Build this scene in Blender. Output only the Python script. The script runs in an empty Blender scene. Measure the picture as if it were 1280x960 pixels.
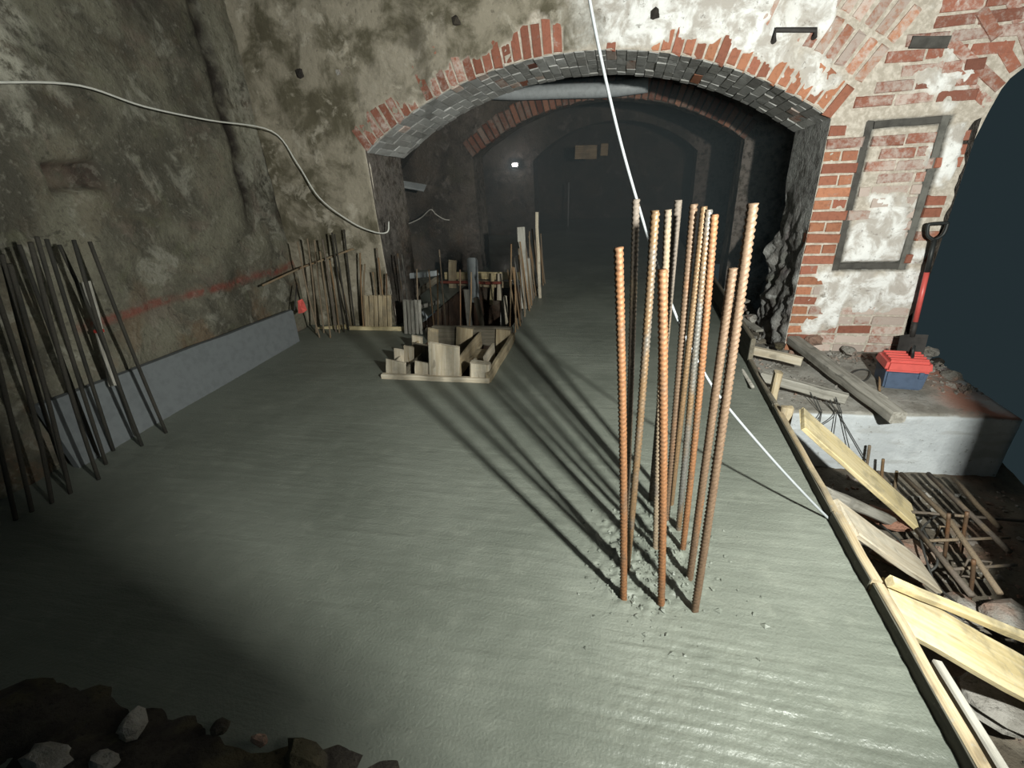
import bpy, bmesh, math, random
from mathutils import Vector, Matrix, noise as mn
random.seed(7)
sc = bpy.context.scene
COL = sc.collection
# ------------------------------------------------------------------ camera (slab top is z = 0, tunnel runs along +Y)
FPX = 589.3
PITCH, ROLL, YAW = (math.radians(a) for a in (25.883, -3.811, -14.363))
def cam_axes():
    f = Vector((math.sin(YAW) * math.cos(PITCH), math.cos(YAW) * math.cos(PITCH), -math.sin(PITCH)))
    r = Vector((math.cos(YAW), -math.sin(YAW), 0)); u = r.cross(f)
    return (math.cos(ROLL) * r + math.sin(ROLL) * u, -math.sin(ROLL) * r + math.cos(ROLL) * u, f)
CR, CU, CF = cam_axes()
CP = Vector((0, 0, 1.6))
cd = bpy.data.cameras.new('camera'); cam = bpy.data.objects.new('camera', cd); COL.objects.link(cam)
cd.sensor_fit = 'HORIZONTAL'; cd.sensor_width = 36; cd.lens = FPX / 1280 * 36; cd.clip_start = 0.02
cam.matrix_world = Matrix(((CR.x, CU.x, -CF.x, CP.x), (CR.y, CU.y, -CF.y, CP.y), (CR.z, CU.z, -CF.z, CP.z), (0, 0, 0, 1)))
sc.camera = cam
# ------------------------------------------------------------------ world, work lamp, exposure
w = bpy.data.worlds.new('world'); sc.world = w; w.use_nodes = True
w.node_tree.nodes['Background'].inputs[0].default_value = (0.017, 0.027, 0.031, 1)
w.node_tree.nodes['Background'].inputs[1].default_value = 1.0
LX, LY, LZ = 1.18, 0.14, 1.76
ld = bpy.data.lights.new('work_lamp', 'AREA'); lo = bpy.data.objects.new('work_lamp', ld); COL.objects.link(lo)
lo.location = (LX, LY, LZ)
ld.energy = 275; ld.color = (0.97, 1.0, 0.93); ld.shape = 'SQUARE'; ld.size = 0.09
_aim = Vector((math.cos(math.radians(100)), math.sin(math.radians(100)), -0.02))
lo.rotation_euler = _aim.to_track_quat('-Z', 'Y').to_euler()
sc.view_settings.view_transform = 'Standard'; sc.view_settings.look = 'None'
sc.view_settings.gamma = 1; sc.view_settings.use_curve_mapping = False; sc.view_settings.exposure = 0.0

# ------------------------------------------------------------------ picture point -> point of a real plane
def ray(px, py): return CR * ((px - 640) / FPX) - CU * ((py - 480) / FPX) + CF
def G(px, py, z=0.0): d = ray(px, py); return CP + d * ((z - CP.z) / d.z)
def AY(px, py, Y): d = ray(px, py); return CP + d * (Y / d.y)
def AX(px, py, X): d = ray(px, py); return CP + d * (X / d.x)
def nz(x, y, z=0.0): return mn.noise(Vector((x, y, z)))
def fb(x, y, z=0.0, o=3):
    a, s, t = 0.5, 1.0, 0.0
    for _ in range(o): t += a * mn.noise(Vector((x * s, y * s, z * s))); a *= .5; s *= 2.1
    return t
def sm(a, b, v):
    t = min(1, max(0, (v - a) / (b - a))); return t * t * (3 - 2 * t)

# ------------------------------------------------------------------ materials
class NT:
    def __init__(s, name):
        s.m = bpy.data.materials.new(name); s.m.use_nodes = True; s.t = s.m.node_tree; s.b = s.t.nodes['Principled BSDF']
    def n(s, kind, **k):
        x = s.t.nodes.new(kind)
        for a, v in k.items(): setattr(x, a, v)
        return x
    def l(s, a, b): s.t.links.new(a, b)
    def put(s, sock, v):
        if isinstance(v, bpy.types.NodeSocket): s.l(v, sock)
        else: sock.default_value = v
    def pos(s): return s.n('ShaderNodeNewGeometry').outputs['Position']
    def obj(s): return s.n('ShaderNodeTexCoord').outputs['Object']
    def scale(s, v, sc3):
        x = s.n('ShaderNodeVectorMath', operation='MULTIPLY'); s.l(v, x.inputs[0]); x.inputs[1].default_value = sc3; return x.outputs[0]
    def addv(s, v, o):
        x = s.n('ShaderNodeVectorMath', operation='ADD'); s.l(v, x.inputs[0]); s.put(x.inputs[1], o); return x.outputs[0]
    def noise(s, v, scale, detail=4, rough=.55, dist=0.0):
        x = s.n('ShaderNodeTexNoise'); s.l(v, x.inputs['Vector']); x.inputs['Scale'].default_value = scale
        x.inputs['Detail'].default_value = detail; x.inputs['Roughness'].default_value = rough; x.inputs['Distortion'].default_value = dist
        return x.outputs[0]
    def ramp(s, v, a, b, lo=0.0, hi=1.0):
        x = s.n('ShaderNodeMapRange', interpolation_type='SMOOTHSTEP'); s.put(x.inputs[0], v)
        s.put(x.inputs[1], a); s.put(x.inputs[2], b); x.inputs[3].default_value = lo; x.inputs[4].default_value = hi; return x.outputs[0]
    def math(s, op, a, b=0.0):
        x = s.n('ShaderNodeMath', operation=op); s.put(x.inputs[0], a); s.put(x.inputs[1], b); return x.outputs[0]
    def mix(s, f, a, b, bt='MIX'):
        x = s.n('ShaderNodeMix', data_type='RGBA', blend_type=bt); s.put(x.inputs[0], f)
        for i, v in ((6, a), (7, b)): s.put(x.inputs[i], v if isinstance(v, bpy.types.NodeSocket) else (*v, 1))
        return x.outputs[2]
    def attr(s, name):
        x = s.n('ShaderNodeAttribute', attribute_name=name); y = s.n('ShaderNodeSeparateColor'); s.l(x.outputs['Color'], y.inputs[0]); return y.outputs
    def bump(s, h, strength, dist=0.01):
        x = s.n('ShaderNodeBump'); s.put(x.inputs['Height'], h); x.inputs['Strength'].default_value = strength
        x.inputs['Distance'].default_value = dist; s.l(x.outputs[0], s.b.inputs['Normal'])
    def done(s, col, rough=.8, spec=.3, metal=0.0):
        s.put(s.b.inputs['Base Color'], col if isinstance(col, bpy.types.NodeSocket) else (*col, 1))
        s.put(s.b.inputs['Roughness'], rough); s.put(s.b.inputs['Specular IOR Level'], spec); s.put(s.b.inputs['Metallic'], metal)
        return s.m

def m_slab():
    s = NT('wet_concrete'); p = s.pos()
    big = s.noise(p, 1.3, 3); mid = s.noise(p, 9, 5); fine = s.noise(p, 90, 3)
    wob = s.noise(p, 1.1, 2)
    rid = s.noise(s.addv(s.scale(p, (2.6, 34, 1)), s.scale(s.n('ShaderNodeCombineXYZ').outputs[0], (1, 1, 1))), 1.0, 3, .5, .6)
    drag = s.noise(s.scale(p, (1.2, 11, 1)), 1.0, 3)
    c = s.mix(s.ramp(big, .35, .65), (.130, .141, .118), (.168, .180, .152))
    c = s.mix(s.ramp(mid, .5, .75, 0, .35), c, (.22, .232, .195))
    c = s.mix(s.ramp(fine, .62, .75, 0, .4), c, (.10, .105, .09))
    h = s.math('ADD', s.math('MULTIPLY', rid, 1.0), s.math('ADD', s.math('MULTIPLY', fine, .95), s.math('MULTIPLY', drag, .8)))
    s.bump(h, .55, .006)
    sp = s.n('ShaderNodeSeparateXYZ'); s.l(p, sp.inputs[0])
    far = s.ramp(sp.outputs[1], 4.5, 7.5)
    near = s.ramp(sp.outputs[1], 1.5, .9)
    r = s.math('SUBTRACT', s.math('SUBTRACT', s.ramp(big, .3, .7, .46, .62), s.math('MULTIPLY', near, .16)), s.math('MULTIPLY', far, .36))
    return s.done(c, r, .42)

def m_plaster(name, dark, base, light, rust=(.16, .085, .04), rustamt=.4, bumpd=.02, sc=1.0):
    """old damp lime plaster: blotches of dark, base, light and rust; attribute mask: R red paint, G pale scraped patches, B dark soot"""
    s = NT(name); p = s.pos()
    a = s.noise(p, 1.5 * sc, 6, .62, .4); b = s.noise(s.addv(p, (7, 3, 1)), 3.6 * sc, 6, .65, .6); f = s.noise(p, 28 * sc, 5, .6)
    st = s.noise(s.scale(p, (5, 5, .9)), 1.2, 5, .6, .3)
    c = s.mix(s.ramp(a, .38, .62), dark, base)
    c = s.mix(s.ramp(b, .54, .66, 0, .75), c, light)
    c = s.mix(s.ramp(st, .55, .72, 0, .5), c, dark)
    sp = s.n('ShaderNodeSeparateXYZ'); s.l(p, sp.inputs[0])
    low = s.ramp(sp.outputs[2], 1.3, .3, .25, 1)
    c = s.mix(s.math('MULTIPLY', s.math('MULTIPLY', s.ramp(s.noise(s.addv(p, (2, 9, 4)), 2.7, 6, .65), .5, .64), low), rustamt), c, rust)
    c = s.mix(s.ramp(f, .56, .72, 0, .45), c, light)
    c = s.mix(s.ramp(f, .44, .32, 0, .55), c, dark)
    v1 = s.noise(s.addv(p, (11, 5, 2)), 2.4 * sc, 6, .7, .8); v2 = s.noise(s.addv(p, (1, 15, 6)), 4.5 * sc, 6, .7, .6)
    c = s.mix(s.ramp(v1, .55, .66, 0, .45), c, tuple(v * k for v, k in zip(base, (1.05, .88, .95))))
    c = s.mix(s.ramp(v1, .44, .34, 0, .40), c, tuple(v * k for v, k in zip(base, (.78, .85, .70))))
    c = s.mix(s.ramp(v2, .60, .68, 0, .6), c, light)
    c = s.mix(s.ramp(v2, .40, .33, 0, .7), c, tuple(v * .6 for v in dark))
    at = s.attr('mask')
    n2 = s.ramp(s.noise(p, 14, 5, .7), .36, .58)
    c = s.mix(s.math('MULTIPLY', at[1], n2), c, tuple(min(.8, v * 1.5) for v in light))
    c = s.mix(s.math('MULTIPLY', at[2], s.ramp(s.noise(p, 9, 4), .3, .6, .5, 1)), c, (.018, .014, .011))
    c = s.mix(s.math('MULTIPLY', at[0], s.ramp(s.noise(p, 17, 4), .32, .58, .10, .8)), c, (.19, .040, .030))
    s.bump(s.math('ADD', f, s.math('MULTIPLY', b, 1.4)), .8, bumpd)
    return s.done(c, .85, .25)

def m_archwall():
    """attribute mask: R plaster (else lime mortar), G whiteness of the plaster, B grey cement band"""
    s = NT('plaster_and_mortar'); p = s.pos(); at = s.attr('mask')
    a = s.noise(p, 2.6, 6, .65, .4); f = s.noise(p, 24, 5, .65); g = s.noise(s.addv(p, (4, 1, 8)), 6.5, 6, .65, .5)
    mort = s.mix(s.ramp(f, .4, .65), (.40, .35, .29), (.58, .52, .45))
    beige = s.mix(s.ramp(a, .40, .60), (.105, .092, .062), (.30, .265, .205))
    beige = s.mix(s.ramp(g, .55, .68, 0, .7), beige, (.42, .38, .31))
    white = s.mix(s.ramp(g, .40, .60), (.46, .42, .38), (.80, .79, .77))
    white = s.mix(s.ramp(s.noise(p, 11, 6, .7), .60, .70, 0, .8), white, (.20, .17, .14))
    pl = s.mix(s.ramp(s.math('ADD', at[1], s.math('MULTIPLY', s.math('SUBTRACT', a, .5), 1.1)), .25, .75), beige, white)
    pl = s.mix(s.ramp(f, .40, .30, 0, .6), pl, (.12, .10, .08))
    c = s.mix(at[0], mort, pl)
    cem = s.mix(s.ramp(f, .35, .65), (.055, .052, .045), (.17, .165, .15))
    c = s.mix(at[2], c, cem)
    s.bump(s.math('ADD', f, s.math('MULTIPLY', g, 1.2)), .7, .012)
    return s.done(c, .88, .2)

def m_brick(name, dark, red, orange, wash=(.54, .46, .41), cem=False):
    """object colour: R whitewash amount, G dark red to orange, B brightness"""
    s = NT(name); p = s.pos()
    oi = s.n('ShaderNodeObjectInfo'); sp = s.n('ShaderNodeSeparateColor'); s.l(oi.outputs['Color'], sp.inputs[0])
    c = s.mix(s.ramp(sp.outputs[1], 0, .5), dark, red); c = s.mix(s.ramp(sp.outputs[1], .5, 1), c, orange)
    f = s.noise(p, 40, 4, .6); g = s.noise(p, 11, 6, .75, .4)
    c = s.mix(s.ramp(f, .45, .7, 0, .35), c, tuple(v * .45 for v in red))
    k = s.ramp(s.math('ADD', s.math('ADD', g, s.math('MULTIPLY', s.math('SUBTRACT', f, .5), .5)), s.math('MULTIPLY', s.math('SUBTRACT', sp.outputs[0], .5), .8)), .34, .70)
    c = s.mix(s.math('MULTIPLY', k, .86), c, wash)
    br = s.n('ShaderNodeCombineColor')
    for i in range(3): s.l(sp.outputs[2], br.inputs[i])
    c = s.mix(1.0, c, br.outputs[0], 'MULTIPLY')
    s.bump(s.math('ADD', f, g), .6, .008)
    return s.done(c, .88, .2)

def m_wood(name, a, b, dirt=(.10, .095, .08), dirtamt=.35, rough=.75):
    s = NT(name); o = s.obj()
    oi = s.n('ShaderNodeObjectInfo')
    off = s.n('ShaderNodeCombineXYZ'); s.l(s.math('MULTIPLY', oi.outputs['Random'], 40), off.inputs[0]); s.l(s.math('MULTIPLY', oi.outputs['Random'], 17), off.inputs[1])
    v = s.addv(o, off.outputs[0])
    g = s.noise(s.scale(v, (2.2, 42, 42)), 1, 5, .6, .5); big = s.noise(v, 5, 5, .65); sp = s.noise(v, 45, 4, .7)
    c = s.mix(s.ramp(g, .35, .65), a, b)
    c = s.mix(s.ramp(s.noise(s.scale(v, (6, 14, 14)), 1, 2), .66, .74, 0, .6), c, tuple(x * .45 for x in a))
    c = s.mix(s.math('MULTIPLY', s.ramp(big, .48, .66), dirtamt), c, dirt)
    c = s.mix(s.math('MULTIPLY', s.ramp(sp, .58, .70), dirtamt), c, (.30, .30, .28))
    s.bump(s.math('ADD', g, s.math('MULTIPLY', sp, .4)), .45, .004)
    return s.done(c, rough, .25)

def m_steel(name, a, b, c2, rough=.62, metal=.25):
    s = NT(name); o = s.obj(); oi = s.n('ShaderNodeObjectInfo')
    off = s.n('ShaderNodeCombineXYZ'); s.l(s.math('MULTIPLY', oi.outputs['Random'], 31), off.inputs[2])
    v = s.addv(o, off.outputs[0])
    g = s.noise(s.scale(v, (1, 1, .35)), 9, 4, .6); f = s.noise(v, 120, 4, .6)
    k = s.math('ADD', g, s.math('MULTIPLY', s.math('SUBTRACT', oi.outputs['Random'], .5), .28))
    c = s.mix(s.ramp(k, .38, .55), a, b); c = s.mix(s.ramp(f, .45, .7, 0, .6), c, c2)
    s.bump(f, .25, .001)
    return s.done(c, rough, .4, metal)

def m_plain(name, c, rough=.5, spec=.4, var=.25, metal=0.0, bump=.15):
    s = NT(name); o = s.obj(); f = s.noise(o, 18, 4, .6)
    k = s.mix(s.ramp(f, .4, .7, 0, var), c, tuple(v * .45 for v in c))
    s.bump(f, bump, .003)
    return s.done(k, rough, spec, metal)

def m_earth(name, a, b, c2, sc=1.0):
    s = NT(name); p = s.pos(); g = s.noise(p, 3 * sc, 6, .65); f = s.noise(p, 26 * sc, 5, .7); h = s.noise(s.addv(p, (3, 8, 2)), 1.6 * sc, 4)
    c = s.mix(s.ramp(g, .4, .62), a, b); c = s.mix(s.ramp(h, .5, .64, 0, .8), c, c2); c = s.mix(s.ramp(f, .45, .3, 0, .7), c, tuple(v * .35 for v in a))
    s.bump(s.math('ADD', f, g), .8, .02)
    return s.done(c, .9, .2)

def m_block():
    s = NT('cast_concrete'); p = s.pos(); g = s.noise(p, 3.5, 6, .65); f = s.noise(p, 26, 5, .7); bl = s.noise(s.scale(p, (1, 1, 5)), 3, 4)
    c = s.mix(s.ramp(g, .4, .62), (.44, .46, .475), (.56, .585, .60)); c = s.mix(s.ramp(bl, .52, .66, 0, .55), c, (.36, .36, .35))
    c = s.mix(s.ramp(f, .60, .70, 0, .7), c, (.16, .15, .13))
    sp = s.n('ShaderNodeSeparateXYZ'); s.l(p, sp.inputs[0])
    d = s.mix(s.ramp(g, .4, .6), (.20, .185, .16), (.33, .315, .285)); d = s.mix(s.ramp(f, .42, .32, 0, .7), d, (.09, .08, .065))
    d = s.mix(s.math('MULTIPLY', s.ramp(sp.outputs[0], 2.15, 2.4), s.ramp(g, .45, .55, .2, .9)), d, (.36, .17, .12))
    top = s.ramp(s.math('ADD', sp.outputs[2], s.math('MULTIPLY', g, .06)), -.165, -.145)
    c = s.mix(top, c, d); s.bump(s.math('ADD', f, g), .6, .012); return s.done(c, .88, .2)
M = {}
M['slab'] = m_slab()
M['left'] = m_plaster('old_plaster', (.062, .057, .044), (.150, .140, .105), (.235, .225, .185))
M['arch'] = m_archwall()
M['reveal'] = m_plaster('rough_masonry', (.14, .13, .12), (.33, .325, .31), (.46, .455, .44), rustamt=.15, bumpd=.012, sc=1.6)
M['soffit'] = m_brick('grey_coated_brick', (.26, .25, .235), (.33, .32, .30), (.40, .39, .37), wash=(.45, .445, .43))
M['brick'] = m_brick('old_brick', (.19, .080, .058), (.31, .120, .080), (.44, .195, .110))
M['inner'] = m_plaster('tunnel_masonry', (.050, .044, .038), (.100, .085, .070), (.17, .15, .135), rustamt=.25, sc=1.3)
M['hall'] = m_plaster('hall_plaster', (.30, .33, .34), (.40, .43, .44), (.46, .48, .49), rustamt=.1)
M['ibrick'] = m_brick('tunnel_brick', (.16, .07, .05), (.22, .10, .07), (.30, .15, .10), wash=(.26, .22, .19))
M['scement'] = m_plain('soffit_cement', (.34, .335, .32), .9, .15, .6, bump=.8)
M['cement'] = m_plain('grey_cement', (.15, .145, .13), .9, .15, .6, bump=.6)
M['darkcem'] = m_plain('dark_cement', (.085, .080, .072), .9, .15, .6, bump=.6)
M['pinef'] = m_wood('fresh_pine', (.50, .40, .21), (.62, .52, .32), dirtamt=.45)
M['pine'] = m_wood('site_pine', (.30, .23, .14), (.42, .345, .23), dirtamt=.45)
M['pale'] = m_wood('pale_pine', (.44, .37, .27), (.56, .50, .40), dirt=(.28, .25, .20), dirtamt=.5)
M['grey'] = m_wood('weathered_wood', (.22, .205, .175), (.36, .34, .30), dirtamt=.4)
M['greyd'] = m_wood('damp_wood', (.11, .095, .07), (.19, .165, .125), dirtamt=.3)
M['black'] = m_wood('stained_shaded_ply', (.050, .047, .036), (.085, .08, .062), dirtamt=.2)  # concrete stain, darkened to carry the shade on the edging faces
M['rust'] = m_steel('rusty_rebar', (.20, .092, .040), (.125, .080, .050), (.065, .036, .022))
M['rustg'] = m_steel('grey_rebar', (.125, .12, .11), (.17, .105, .055), (.06, .045, .03), .5, .3)
M['dull'] = m_steel('dull_rebar', (.13, .105, .085), (.20, .15, .10), (.06, .05, .04), .75, .1)
M['tan'] = m_steel('tan_rebar', (.18, .135, .085), (.20, .12, .06), (.11, .09, .065), .8, .05)
M['darkbar'] = m_steel('dark_rebar', (.020, .019, .015), (.036, .032, .025), (.016, .014, .012), .9, .0)
M['wire'] = m_plain('tie_wire', (.045, .045, .042), .6, .4)
M['rope'] = m_plain('white_cable', (.27, .285, .295), .5, .4, .15)
M['lcable'] = m_plain('pale_cable', (.60, .59, .54), .6, .3, .2)
M['foam'] = m_plain('grey_foam', (.145, .155, .16), .85, .2, .25, bump=.3)
M['block'] = m_block()
M['ground'] = m_earth('dug_earth', (.11, .092, .07), (.19, .165, .13), (.24, .15, .105))
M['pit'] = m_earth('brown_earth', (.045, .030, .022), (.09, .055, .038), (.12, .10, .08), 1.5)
M['stone'] = m_earth('rubble_stone', (.22, .205, .18), (.36, .34, .31), (.30, .17, .12), 2)
M['redstone'] = m_earth('red_stone', (.24, .12, .08), (.32, .17, .12), (.26, .22, .18), 2)
M['darkstone'] = m_earth('dark_rubble', (.035, .030, .026), (.065, .055, .045), (.10, .085, .05), 2)
M['redp'] = m_plain('red_plastic', (.60, .10, .085), .38, .5, .2)
M['bluep'] = m_plain('blue_plastic', (.075, .105, .165), .5, .4, .35)
M['blackp'] = m_plain('black_plastic', (.02, .022, .022), .5, .4, .3)
M['pink'] = m_plain('red_tape', (.70, .12, .10), .6, .3, .2)
M['redpaint'] = m_plain('red_paint', (.33, .035, .025), .6, .3, .5)
M['redbar'] = m_plain('red_oxide', (.22, .055, .035), .7, .3, .6)
M['pvc'] = m_plain('grey_sheet', (.42, .45, .46), .45, .4, .3)
M['duct'] = m_plain('grey_duct', (.50, .54, .56), .5, .4, .35)
M['iron'] = m_plain('dark_iron', (.05, .045, .042), .7, .4, .5, .3, .6)
def m_emit(name, c, e):
    s = NT(name); s.b.inputs['Emission Color'].default_value = (*c, 1); s.b.inputs['Emission Strength'].default_value = e
    return s.done(c, .5)
M['lamp'] = m_emit('lit_lamp', (1, 1, .96), 14)

# ------------------------------------------------------------------ object helpers
def props(o, label=None, cat=None, group=None, kind=None):
    for k, v in (('label', label), ('category', cat), ('group', group), ('kind', kind)):
        if v: o[k] = v
    return o
def link(name, me, mat, parent=None, loc=(0, 0, 0), rot=None, smooth=False):
    if mat is not None and len(me.materials) == 0: me.materials.append(mat)
    if smooth: me.polygons.foreach_set('use_smooth', [True] * len(me.polygons))
    o = bpy.data.objects.new(name, me); COL.objects.link(o)
    if rot is not None: o.matrix_world = Matrix.Translation(loc) @ rot.to_4x4()
    else: o.location = loc
    if parent is not None: o.parent = parent; o.matrix_parent_inverse = parent.matrix_basis.inverted()
    return o
def mesh(name, v, f):
    me = bpy.data.meshes.new(name); me.from_pydata([tuple(p) for p in v], [], f); me.update(); return me
def empty(name, loc):
    o = bpy.data.objects.new(name, None); COL.objects.link(o); o.location = loc; o.empty_display_size = .1; return o
def grid(name, pts, nu, nv, mat, mask=None, parent=None, skip=None, flip=False, smooth=True):
    f = []
    for i in range(nu - 1):
        for j in range(nv - 1):
            q = (i * nv + j, (i + 1) * nv + j, (i + 1) * nv + j + 1, i * nv + j + 1)
            if skip and skip(i, j): continue
            f.append(q[::-1] if flip else q)
    me = mesh(name, pts, f)
    setmask(me, mask)
    return link(name, me, mat, parent, smooth=smooth)
def setmask(me, mask):
    if mask:
        a = me.color_attributes.new('mask', 'FLOAT_COLOR', 'POINT')
        a.data.foreach_set('color', [c for m in mask for c in (m[0], m[1], m[2], 1.0)])
def frame_of(p0, p1, up=Vector((0, 0, 1))):
    x = (Vector(p1) - Vector(p0)); L = x.length; x.normalize()
    up = Vector(up)
    if abs(x.dot(up)) > .98: up = Vector((0, 1, 0))
    y = up.cross(x).normalized(); z = x.cross(y)
    return Matrix((x, y, z)).transposed(), L
def plank_mesh(L, W, T, seed=0, rag=.004, seg=None):
    """board along +X, width along Y, thickness along Z, softened arrises and slightly uneven edges"""
    r = random.Random(seed); seg = seg or max(2, min(10, int(L / .18) + 1)); b = min(W, T) * .16
    sec = [(-W/2+b, -T/2), (W/2-b, -T/2), (W/2, -T/2+b), (W/2, T/2-b), (W/2-b, T/2), (-W/2+b, T/2), (-W/2, T/2-b), (-W/2, -T/2+b)]
    v, f = [], []
    for i in range(seg + 1):
        x = L * i / seg; wob = (r.uniform(-1, 1) * rag, r.uniform(-1, 1) * rag * .6)
        for (a, c) in sec:
            v.append((x + (r.uniform(-rag, rag) if i in (0, seg) else 0), a + wob[0] + r.uniform(-rag, rag) * .4, c + wob[1] + r.uniform(-rag, rag) * .3))
    for i in range(seg):
        for k in range(8):
            k2 = (k + 1) % 8; f.append((i * 8 + k, i * 8 + k2, (i + 1) * 8 + k2, (i + 1) * 8 + k))
    f.append(tuple(range(7, -1, -1))); f.append(tuple(seg * 8 + k for k in range(8)))
    return mesh('plank', v, f)
PC = [0]
def plank(name, p0, p1, W, T, mat, up=(0, 0, 1), parent=None, rag=.004):
    PC[0] += 1
    R, L = frame_of(p0, p1, up)
    return link(name, plank_mesh(L, W, T, PC[0], rag), M[mat], parent, Vector(p0), R)
def tube_mesh(pts, r, n=8, closed_ends=True):
    pts = [Vector(p) for p in pts]; v, f = [], []
    rs = r if isinstance(r, (list, tuple)) else [r] * len(pts)
    prev = None
    for i, p in enumerate(pts):
        t = (pts[min(i + 1, len(pts) - 1)] - pts[max(i - 1, 0)]).normalized()
        if prev is None:
            a = Vector((0, 0, 1)) if abs(t.z) < .9 else Vector((1, 0, 0)); u = t.cross(a).normalized()
        else: u = (prev - t * prev.dot(t)).normalized()
        prev = u; w_ = t.cross(u)
        for k in range(n):
            an = 2 * math.pi * k / n; v.append(p + rs[i] * (math.cos(an) * u + math.sin(an) * w_))
    for i in range(len(pts) - 1):
        for k in range(n):
            k2 = (k + 1) % n; f.append((i * n + k, i * n + k2, (i + 1) * n + k2, (i + 1) * n + k))
    if closed_ends: f.append(tuple(range(n - 1, -1, -1))); f.append(tuple((len(pts) - 1) * n + k for k in range(n)))
    return mesh('tube', v, f)
def spline(pts, k=8):
    P = [Vector(p) for p in pts]; P = [P[0] * 2 - P[1]] + P + [P[-1] * 2 - P[-2]]; out = []
    for i in range(1, len(P) - 2):
        for j in range(k):
            t = j / k; a, b, c, d = P[i-1], P[i], P[i+1], P[i+2]
            out.append(.5 * ((2 * b) + (c - a) * t + (2 * a - 5 * b + 4 * c - d) * t * t + (3 * b - a - 3 * c + d) * t ** 3))
    out.append(P[-2]); return out
def tube(name, pts, r, mat, parent=None, n=8, k=8, curve=True):
    q = spline(pts, k) if curve and len(pts) > 2 else [Vector(p) for p in pts]
    o0 = q[0]; return link(name, tube_mesh([p - o0 for p in q], r, n), M[mat], parent, o0, smooth=True)
def box_mesh(sx, sy, sz, bev=.004, seg=1):
    bm = bmesh.new(); bmesh.ops.create_cube(bm, size=1)
    for v in bm.verts: v.co = Vector((v.co.x * sx, v.co.y * sy, v.co.z * sz))
    if bev: bmesh.ops.bevel(bm, geom=bm.edges[:], offset=bev, segments=seg, affect='EDGES')
    me = bpy.data.meshes.new('box'); bm.to_mesh(me); bm.free(); return me
def rebar_mesh(L, r, ribs=True, seed=0, bend=0.0):
    """deformed bar along +Z: two rows of slanting ribs and two lengthwise seams"""
    rr = random.Random(seed); n = 12 if ribs else 7; v, f = [], []
    step = .0042 if ribs else L / 10; N = max(4, int(L / step)); pitch = .0165
    bx, by = rr.uniform(-1, 1) * bend, rr.uniform(-1, 1) * bend
    for i in range(N + 1):
        z = L * i / N; t = z / L; ox, oy = bx * math.sin(math.pi * t), by * math.sin(math.pi * t)
        for k in range(n):
            a = 2 * math.pi * k / n; q = r * .90
            if ribs:
                s = math.sin(a); side = 1 if s > 0 else -1
                ph = (z / pitch + side * math.cos(a) * .55 + (0 if side > 0 else .5)) % 1.0
                if abs(s) > .25: q += r * .28 * min(1, max(0, 1.35 - abs(ph - .5) * 4.6))
                else: q += r * .14
            v.append((q * math.cos(a) + ox, q * math.sin(a) + oy, z))
    for i in range(N):
        for k in range(n):
            k2 = (k + 1) % n; f.append((i * n + k, i * n + k2, (i + 1) * n + k2, (i + 1) * n + k))
    f.append(tuple(range(n - 1, -1, -1))); f.append(tuple(N * n + k for k in range(n)))
    return mesh('rebar', v, f)
BC = [0]
def bar(name, p0, p1, r, mat, label, cat, group=None, ribs=False, bend=.012, sink=.06):
    """a bar from its foot p0 to its top p1, the foot cast into the slab"""
    BC[0] += 1
    p0, p1 = Vector(p0), Vector(p1); d = (p1 - p0).normalized(); p0 = p0 - d * sink
    R = d.to_track_quat('Z', 'Y').to_matrix()
    o = link(name, rebar_mesh((p1 - p0).length, r, ribs, BC[0], bend), M[mat], None, p0, R, smooth=True)
    return props(o, label, cat, group)
def rock_mesh(s, seed, sub=2, flat=.7):
    s = tuple(v * .8 for v in s)
    bm = bmesh.new(); bmesh.ops.create_icosphere(bm, subdivisions=sub, radius=1)
    for v in bm.verts:
        p = v.co.copy(); d = 1 + .9 * fb(p.x * 1.3 + seed, p.y * 1.3, p.z * 1.3, 3)
        q = Vector((round(p.x * 2.2) / 2.2, round(p.y * 2.2) / 2.2, round(p.z * 2.2) / 2.2)) * .6 + p * .4
        v.co = Vector((q.x * s[0], q.y * s[1], q.z * s[2])) * d
    me = bpy.data.meshes.new('rock'); bm.to_mesh(me); bm.free(); return me

# ------------------------------------------------------------------ STRUCTURE
ST = dict(kind='structure')
# --- bricks
def brick_variants():
    out = []
    for s in range(8):
        r = random.Random(100 + s); v = []
        for (y, ins) in ((.5, 0), (-.36, 0), (-.5, 1)):
            for (x, z) in ((-.5, -.5), (.5, -.5), (.5, .5), (-.5, .5)):
                v.append((x * (1 - .05 * ins) + r.uniform(-.02, .02), y + (r.uniform(-.05, .05) if ins else 0), z * (1 - .14 * ins) + r.uniform(-.05, .05)))
        f = [(3, 2, 1, 0), (8, 9, 10, 11)]
        for a in (0, 4):
            for k in range(4): k2 = (k + 1) % 4; f.append((a + k, a + k2, a + 4 + k2, a + 4 + k))
        out.append(v_f(v, f))
    return out
def v_f(v, f): return (v, f)
BV = brick_variants(); BM = {}
def brick_me(matname):
    if matname not in BM:
        BM[matname] = []
        for v, f in BV:
            me = mesh('brick', v, f); me.materials.append(M[matname]); BM[matname].append(me)
    return random.choice(BM[matname])
def brick(parent, mat4, dims, matname, color, name='brick'):
    o = bpy.data.objects.new(name, brick_me(matname)); COL.objects.link(o)
    o.matrix_world = mat4 @ Matrix.Diagonal((*dims, 1)); o.color = (*color, 1); o.parent = parent
    return o

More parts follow.
